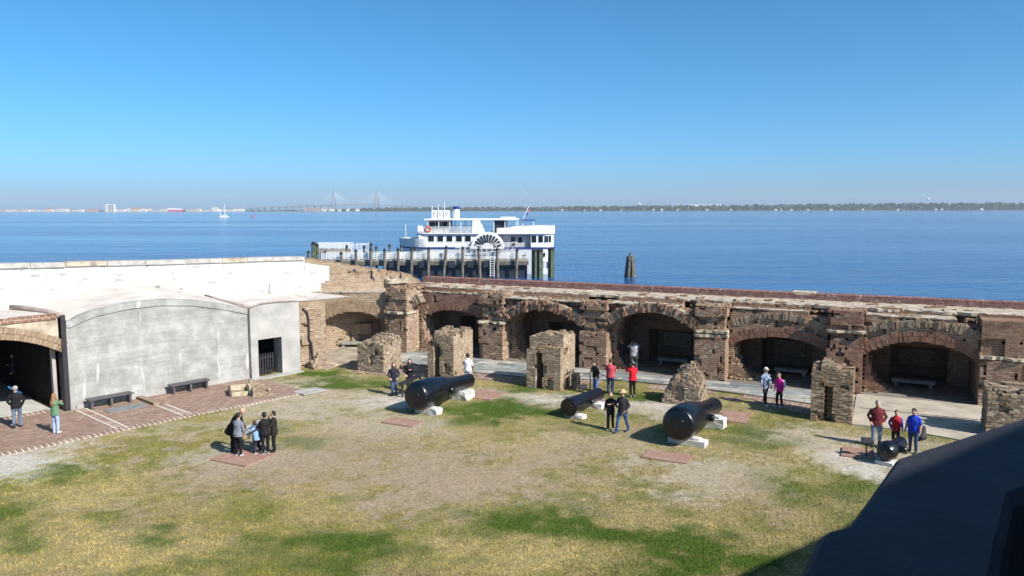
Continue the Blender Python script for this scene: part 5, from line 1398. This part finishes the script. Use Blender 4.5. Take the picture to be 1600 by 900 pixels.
# ------------------------------------------------------------------ boats and far shore
SB = empty('sailboat', (-428, 1145, WZ), R(10), 'two-masted white sailboat at anchor with bare masts', 'boat')
mb = MB(); mb.loft([[(x * k, y * k2, z) for x, y in ((-9, 0), (-5, -1.8), (4, -2.0), (8, -1.4), (8, 1.4), (4, 2.0), (-5, 1.8))] for z, k, k2 in ((-.5, .85, .6), (.6, .94, .95), (1.7, 1, 1))]); mb.build('hull', fw, SB)
mb = MB(); mb.box(-3, 4, -1.1, 1.1, 1.71, 2.7); mb.build('cabin', fw, SB)
for x, h_ in ((1.8, 20), (-4.5, 14)):
    mb = MB(); mb.rod((x, 0, 1.7), (x, 0, h_), .32, 6); m_ = mb.build('mast', fw, SB)
    mb = MB(); mb.rod((x, 0, 3.4), (x + 4, 0, 3.5), .3, 6); mb.build('boom', fw, m_)
BY = empty('buoy', (-403, 1200, WZ), 0, 'small red channel buoy right of the sailboat', 'buoy')
red = simple('buoy_red', (.5, .04, .06), .6, .1, 1, 0)
mb = MB(); mb.tube([(0, 0, -.3), (0, 0, 1.2)], 1.7, 12); mb.build('float', red, BY)
mb = MB(); mb.tube([(0, 0, 1.2), (0, 0, 4.2), (0, 0, 4.8)], [1.0, .5, .1], 8); mb.build('tower', red, BY)

mb = MB(); xs = np.linspace(-5200, 5200, 105)
fr = [(x, 3680 + 60 * float(vnoise(x * .004, 3)) + (0 if x < 100 else 40)) for x in xs]
mb.prism(fr + [(5200, 6600), (-5200, 6600)], WZ - 1, WZ + 1.6); mb.build('far_shore', simple('shore_sand', (.22, .20, .15), .95, .2, .01, 0, .1), kind='structure')
# wood along the far shore
def blob_mesh():
    bm = bmesh.new(); bmesh.ops.create_icosphere(bm, subdivisions=2, radius=1.0)
    V = np.array([v.co[:] for v in bm.verts]); F = np.array([[v.index for v in f.verts] for f in bm.faces]); bm.free()
    return V, F
BV, BF = blob_mesh()
VV, FF, cnt = [], [], 0
rs = np.random.RandomState(5)
env = [(0, 2.0), (330, 2.0), (380, 2.0), (470, 2.4), (530, 3.0), (560, 4.5), (700, 5.5), (800, 6.0), (900, 6.5), (1000, 7.0), (1100, 8.0), (1250, 9.0), (1400, 10.0), (1500, 10.5), (1640, 10.5)]
def shore_blobs(px0, px1, step, Y0, Y1):
    global cnt
    px = px0
    while px < px1:
        Y = rs.uniform(Y0, Y1); S = Y / 1200
        h = .95 * np.interp(px, *zip(*env)) * S * rs.uniform(.6, 1.2)
        r = rs.uniform(5, 10) * (1.0 if px > 500 else .8)
        x = (px - 800) * S
        for q in range(2 if px > 480 else 1):
            z = WZ + 1.5 + h - r * .8 if q == 0 else WZ + rs.uniform(2, max(3, h * .5))
            sc = np.array((r * rs.uniform(.9, 1.5), r, min(r, h * .6) * rs.uniform(.7, 1.1)))
            dis = 1 + .45 * (vnoise(BV[:, 0] * 2.3 + px, BV[:, 1] * 2.3, BV[:, 2] * 2.3) - .5)
            VV.append(BV * dis[:, None] * sc + np.array((x + rs.uniform(-6, 6), Y, max(z, WZ + 1.5)))); FF.append(BF + cnt); cnt += len(BV)
        px += step * rs.uniform(.5, 1.5)
shore_blobs(480, 1650, 1.1, 3760, 3960); shore_blobs(-30, 480, 2.2, 3900, 4100)
leaf = simple('far_foliage', (.055, .075, .035), .95, .35, .05, 0, .05)
me = quad_mesh('far_wood', np.concatenate(VV), np.concatenate(FF))
tag(link('far_wood', me, leaf, kind='stuff'), 'dark hazy belt of trees along the far shore', 'trees')
hm = [simple('house_%d' % k, c, .8, .08, .1, 0, .2) for k, c in enumerate([(.72, .70, .66), (.60, .55, .47), (.55, .42, .38), (.66, .64, .62)])]
hr_ = [simple('house_roof_%d' % k, c, .8, .08, .1, 0, .2) for k, c in enumerate([(.30, .16, .13), (.25, .25, .26), (.45, .42, .38)])]
def house(px, Y, w, d, h, label, group, mat, rmat, cat='house', flat=False):
    S = Y / 1200
    o = empty('house' if cat == 'house' else 'waterfront_building', ((px - 800) * S, Y, WZ + 1.55), 0, label, cat, group)
    mb = MB(); mb.box(-w / 2, w / 2, -d / 2, d / 2, 0, h); mb.build('wall', mat, o)
    mb = MB()
    if flat: mb.box(-w / 2 - .4, w / 2 + .4, -d / 2 - .4, d / 2 + .4, h + .01, h + .8)
    else: mb.add([(-w / 2 - .5, -d / 2 - .5, h), (w / 2 + .5, -d / 2 - .5, h), (w / 2 + .5, d / 2 + .5, h), (-w / 2 - .5, d / 2 + .5, h), (-w / 2 - .5, 0, h + d * .32), (w / 2 + .5, 0, h + d * .32)], [(0, 1, 5, 4), (2, 3, 4, 5), (0, 4, 3), (1, 2, 5), (3, 2, 1, 0)])
    mb.build('roof', rmat, o)
    k = 0
    for i in range(max(1, int(w / 9))):
        x = -w / 2 + (i + .5) * w / max(1, int(w / 9))
        mb = MB(); mb.box(x - 1.6, x + 1.6, -d / 2 - .15, -d / 2 - .02, h * .3, h * .75); mb.build('window', fgl, o)
CITY = []
for k in range(44):
    px = 4 + k * 8.6 + rnd.uniform(-3, 3)
    if 160 < px < 190 or 262 < px < 292: continue
    mi, ri, fl_ = rnd.randrange(4), rnd.randrange(3), rnd.random() < .5
    where = 'left of the far high-rise' if px < 170 else 'between far high-rise and red ship' if px < 270 else 'right of the far red ship'
    lab = '%s shore building with %s %s' % (('white', 'tan', 'brownish pink', 'pale grey')[mi], ('flat ' if fl_ else 'gabled ') + ('red roof', 'grey roof', 'tan roof')[ri], where)
    CITY.append((px, rnd.uniform(3740, 3860), rnd.uniform(14, 52), rnd.uniform(12, 22), rnd.uniform(5, 15), lab, mi, ri, fl_))
seen = {}
for px, Y_, w_, d_, h_, lab, mi, ri, fl_ in CITY:
    seen[lab] = seen.get(lab, 0) + 1
    if sum(c[5] == lab for c in CITY) > 1: lab = ('leftmost', 'second', 'third', 'fourth', 'fifth')[seen[lab] - 1] + ' ' + lab
    house(px, Y_, w_, d_, h_, lab, 'city buildings on the far left shore', hm[mi], hr_[ri], 'building', fl_)
ORD = ('first', 'second', 'third', 'fourth', 'fifth', 'sixth', 'seventh', 'eighth', 'ninth', 'tenth', 'eleventh', 'twelfth', 'thirteenth', 'fourteenth', 'fifteenth', 'sixteenth', 'seventeenth', 'eighteenth', 'nineteenth')
for q_, px in enumerate((480, 486, 492, 499, 508, 520, 532, 545, 560)):
    house(px, 3745, rnd.uniform(12, 26), 14, rnd.uniform(6, 11), '%s little house from the left in the row below the far bridge' % ORD[q_], 'houses below the bridge', hm[2] if px < 500 else hm[0], hr_[0] if px < 500 else hr_[1])
for q_, px in enumerate((878, 913, 938, 970, 1020, 1033, 1057, 1103, 1140, 1210, 1218, 1234, 1260, 1296, 1345, 1400, 1459, 1468, 1530)):
    house(px, rnd.uniform(3715, 3740), rnd.uniform(6, 14), rnd.uniform(7, 11), rnd.uniform(4, 7), '%s pale house along the far wooded shore counting right from the ferry' % ORD[q_], 'houses among the far right trees', hm[0] if rnd.random() < .7 else hm[3], rnd.choice(hr_))
TB = empty('tower_block', ((175.5 - 800) * 3.09, 3710, WZ + 1.5), 0, 'pale high-rise block, tallest building on the far left shore', 'building')
for x0, x1, h_ in ((-22, -13, 34), (-12.8, -6, 36), (-5.8, 9, 35), (9.2, 22, 34)):
    mb = MB(); mb.box(x0, x1, -9 if x0 != -12.8 else -6, 9, 0, h_); mb.build('wall', hm[0], TB)
for k in range(8):
    for x0, x1 in ((-20.5, -14.5), (-4, 7.5), (10.5, 20.5)):
        mb = MB(); mb.box(x0, x1, -9.3, -9.02, 3 + k * 3.9, 5.0 + k * 3.9); mb.build('window_band', fgl, TB)
CG = empty('cargo_ship', ((277.5 - 800) * 3.02, 3620, WZ), 0, 'red-hulled ship with white upper works lying at the left quay', 'ship')
mb = MB(); mb.slab([(-30, -.5), (33, -.5), (37, 9), (-35, 10.5)], -6, 6); mb.build('hull', simple('ship_red', (.50, .10, .14), .6, .05, 1, 0), CG)
mb = MB(); mb.slab([(-36, 10.6), (32, 9.8), (33, 15.5), (-31, 17.5), (-36, 15)], -5.5, 5.5); mb.build('deckhouse', fw, CG)
mb = MB(); mb.box(33.2, 36.5, -4, 4, 9.1, 17); mb.build('stern_house', simple('ship_pink', (.55, .25, .27), .6, .05, 1, 0), CG)
def water_tower(px, ytop, Y, r, label):
    S = Y / 1200; o = empty('water_tower', ((px - 800) * S, Y, WZ + 1.5), 0, label, 'water tower', 'far water towers')
    zt = (325.5 - ytop) * S + 12.4 - 1.5
    mb = MB(); mb.ell((0, 0, zt - r), (r, r, r * .9), 14, 10); mb.build('tank', fw, o, smooth=True)
    mb = MB(); mb.tube([(0, 0, 0), (0, 0, zt - r * 1.6)], [r * .22, r * .16], 10); mb.build('stem', fs, o)
water_tower(998, 316.5, 3990, 7.5, 'small white water tower above the middle of the far trees')
water_tower(1446, 309.5, 3990, 7, 'round white water tower above the far right trees')
o = empty('radio_mast', ((821 - 800) * 3.4, 4080, WZ + 1.5), 0, 'tall thin radio mast above the ferry stern', 'mast')
for i in range(4):
    mb = MB(); mb.rod((0, 0, i * 38), (0, 0, i * 38 + 37.6), .75 - i * .08, 6); mb.build('mast_section', red if i % 2 else fw, o)
o = empty('crane', ((1335 - 800) * 3.3, 3980, WZ + 1.5), 0, 'dark slanting crane boom above the far right trees', 'crane')
mb = MB(); mb.rod((-9, 0, 26), (9, 0, 73), .7, 6); mb.build('boom', fd, o)
mb = MB(); mb.box(-12, -6, -3, 3, 0, 27); mb.build('cab', fs, o)
o = empty('port_terminal', ((1091 - 800) * 3.4, 4080, WZ + 1.5), 0, 'long row of white peaked port frames above the far trees', 'port')
mb = MB(); mb.box(-118, 118, -6, 6, 22, 25); mb.build('beam', hm[3], o)
for i in range(13):
    x = -114 + i * 19
    mb = MB(); mb.slab([(x - 7, 25.1), (x + 7, 25.1), (x + 1, 33), (x - 1, 33)], -5, 5); mb.build('peaked_frame', hm[0], o)
    mb = MB(); mb.box(x - 1, x + 1, -3, 3, 0, 21.9); mb.build('leg', hm[3], o)

# cable-stayed bridge
BS = 5200 / 1200
BR = empty('bridge', ((556 - 800) * BS, 5200, WZ), 0, 'long cable-stayed bridge with two pointed towers on the left horizon', 'bridge')
bridge_m = simple('bridge_concrete', (.22, .22, .23), .9, .05, .05, 0, .1)
bx = lambda px: (px - 556) * BS
bzz = lambda y: (326.3 - y) * BS + 12.4
dpts = [(340, 327.2), (380, 325.2), (430, 323.4), (480, 321.6), (523, 320.2), (556, 319.6), (590, 320.0), (620, 321.2), (660, 323.2), (700, 325.2)]
dy = lambda px: float(np.interp(px, *zip(*dpts)))
for (a, ya), (b_, yb) in zip(dpts[:-1], dpts[1:]):
    mb = MB(); mb.obox(((bx(a) + bx(b_)) / 2, 0, (bzz(ya) + bzz(yb)) / 2), ((bx(b_) - bx(a)) / 2, 0, (bzz(yb) - bzz(ya)) / 2), (0, 12, 0), (0, 0, 2.2)); mb.build('deck_span', bridge_m, BR)
for px in list(range(350, 516, 11)) + list(range(618, 700, 11)):
    z = bzz(dy(px)) - 2.3
    mb = MB(); mb.box(bx(px) - 2, bx(px) + 2, -6, 6, 0, z); mb.box(bx(px) - 8, bx(px) + 8, -9, 9, z - 4, z); mb.build('pier', bridge_m, BR)
for px in (523, 590):
    zt, zd = bzz(298.5), bzz(dy(px))
    T_ = None
    for s in (-1, 1):
        mb = MB(); mb.tube([(bx(px) + s * 9, 0, 0), (bx(px) + s * 15, 0, zd), (bx(px) + s * 1.6, 0, zt)], [4.2, 3.8, 2.8], 8); mb.build('tower_leg', bridge_m, BR)
    for s in (-1, 1):
        for k in range(14):
            f = (k + 1) / 14
            xe = bx(px) + s * 32 * BS * f; ze = bzz(dy(px + s * 32 * f)) + 2
            mb = MB(); mb.rod((bx(px), 0, zt - 3 - (1 - f) * 28), (xe, 0, ze), .30, 4); mb.build('cable', fw, BR)

# ------------------------------------------------------------------ haze
mb = MB(); mb.box(-8800, 8800, -600, 9600, -7.5, 160)
m = bpy.data.materials.new('haze_air'); m.use_nodes = True
nt = m.node_tree; nt.nodes.clear()
out = nt.nodes.new('ShaderNodeOutputMaterial'); pv = nt.nodes.new('ShaderNodeVolumePrincipled')
pv.inputs['Color'].default_value = (.74, .85, 1.0, 1); pv.inputs['Density'].default_value = 0.9e-4; pv.inputs['Anisotropy'].default_value = 0.0
nt.links.new(pv.outputs['Volume'], out.inputs['Volume'])
mb.build('haze', m, kind='stuff')
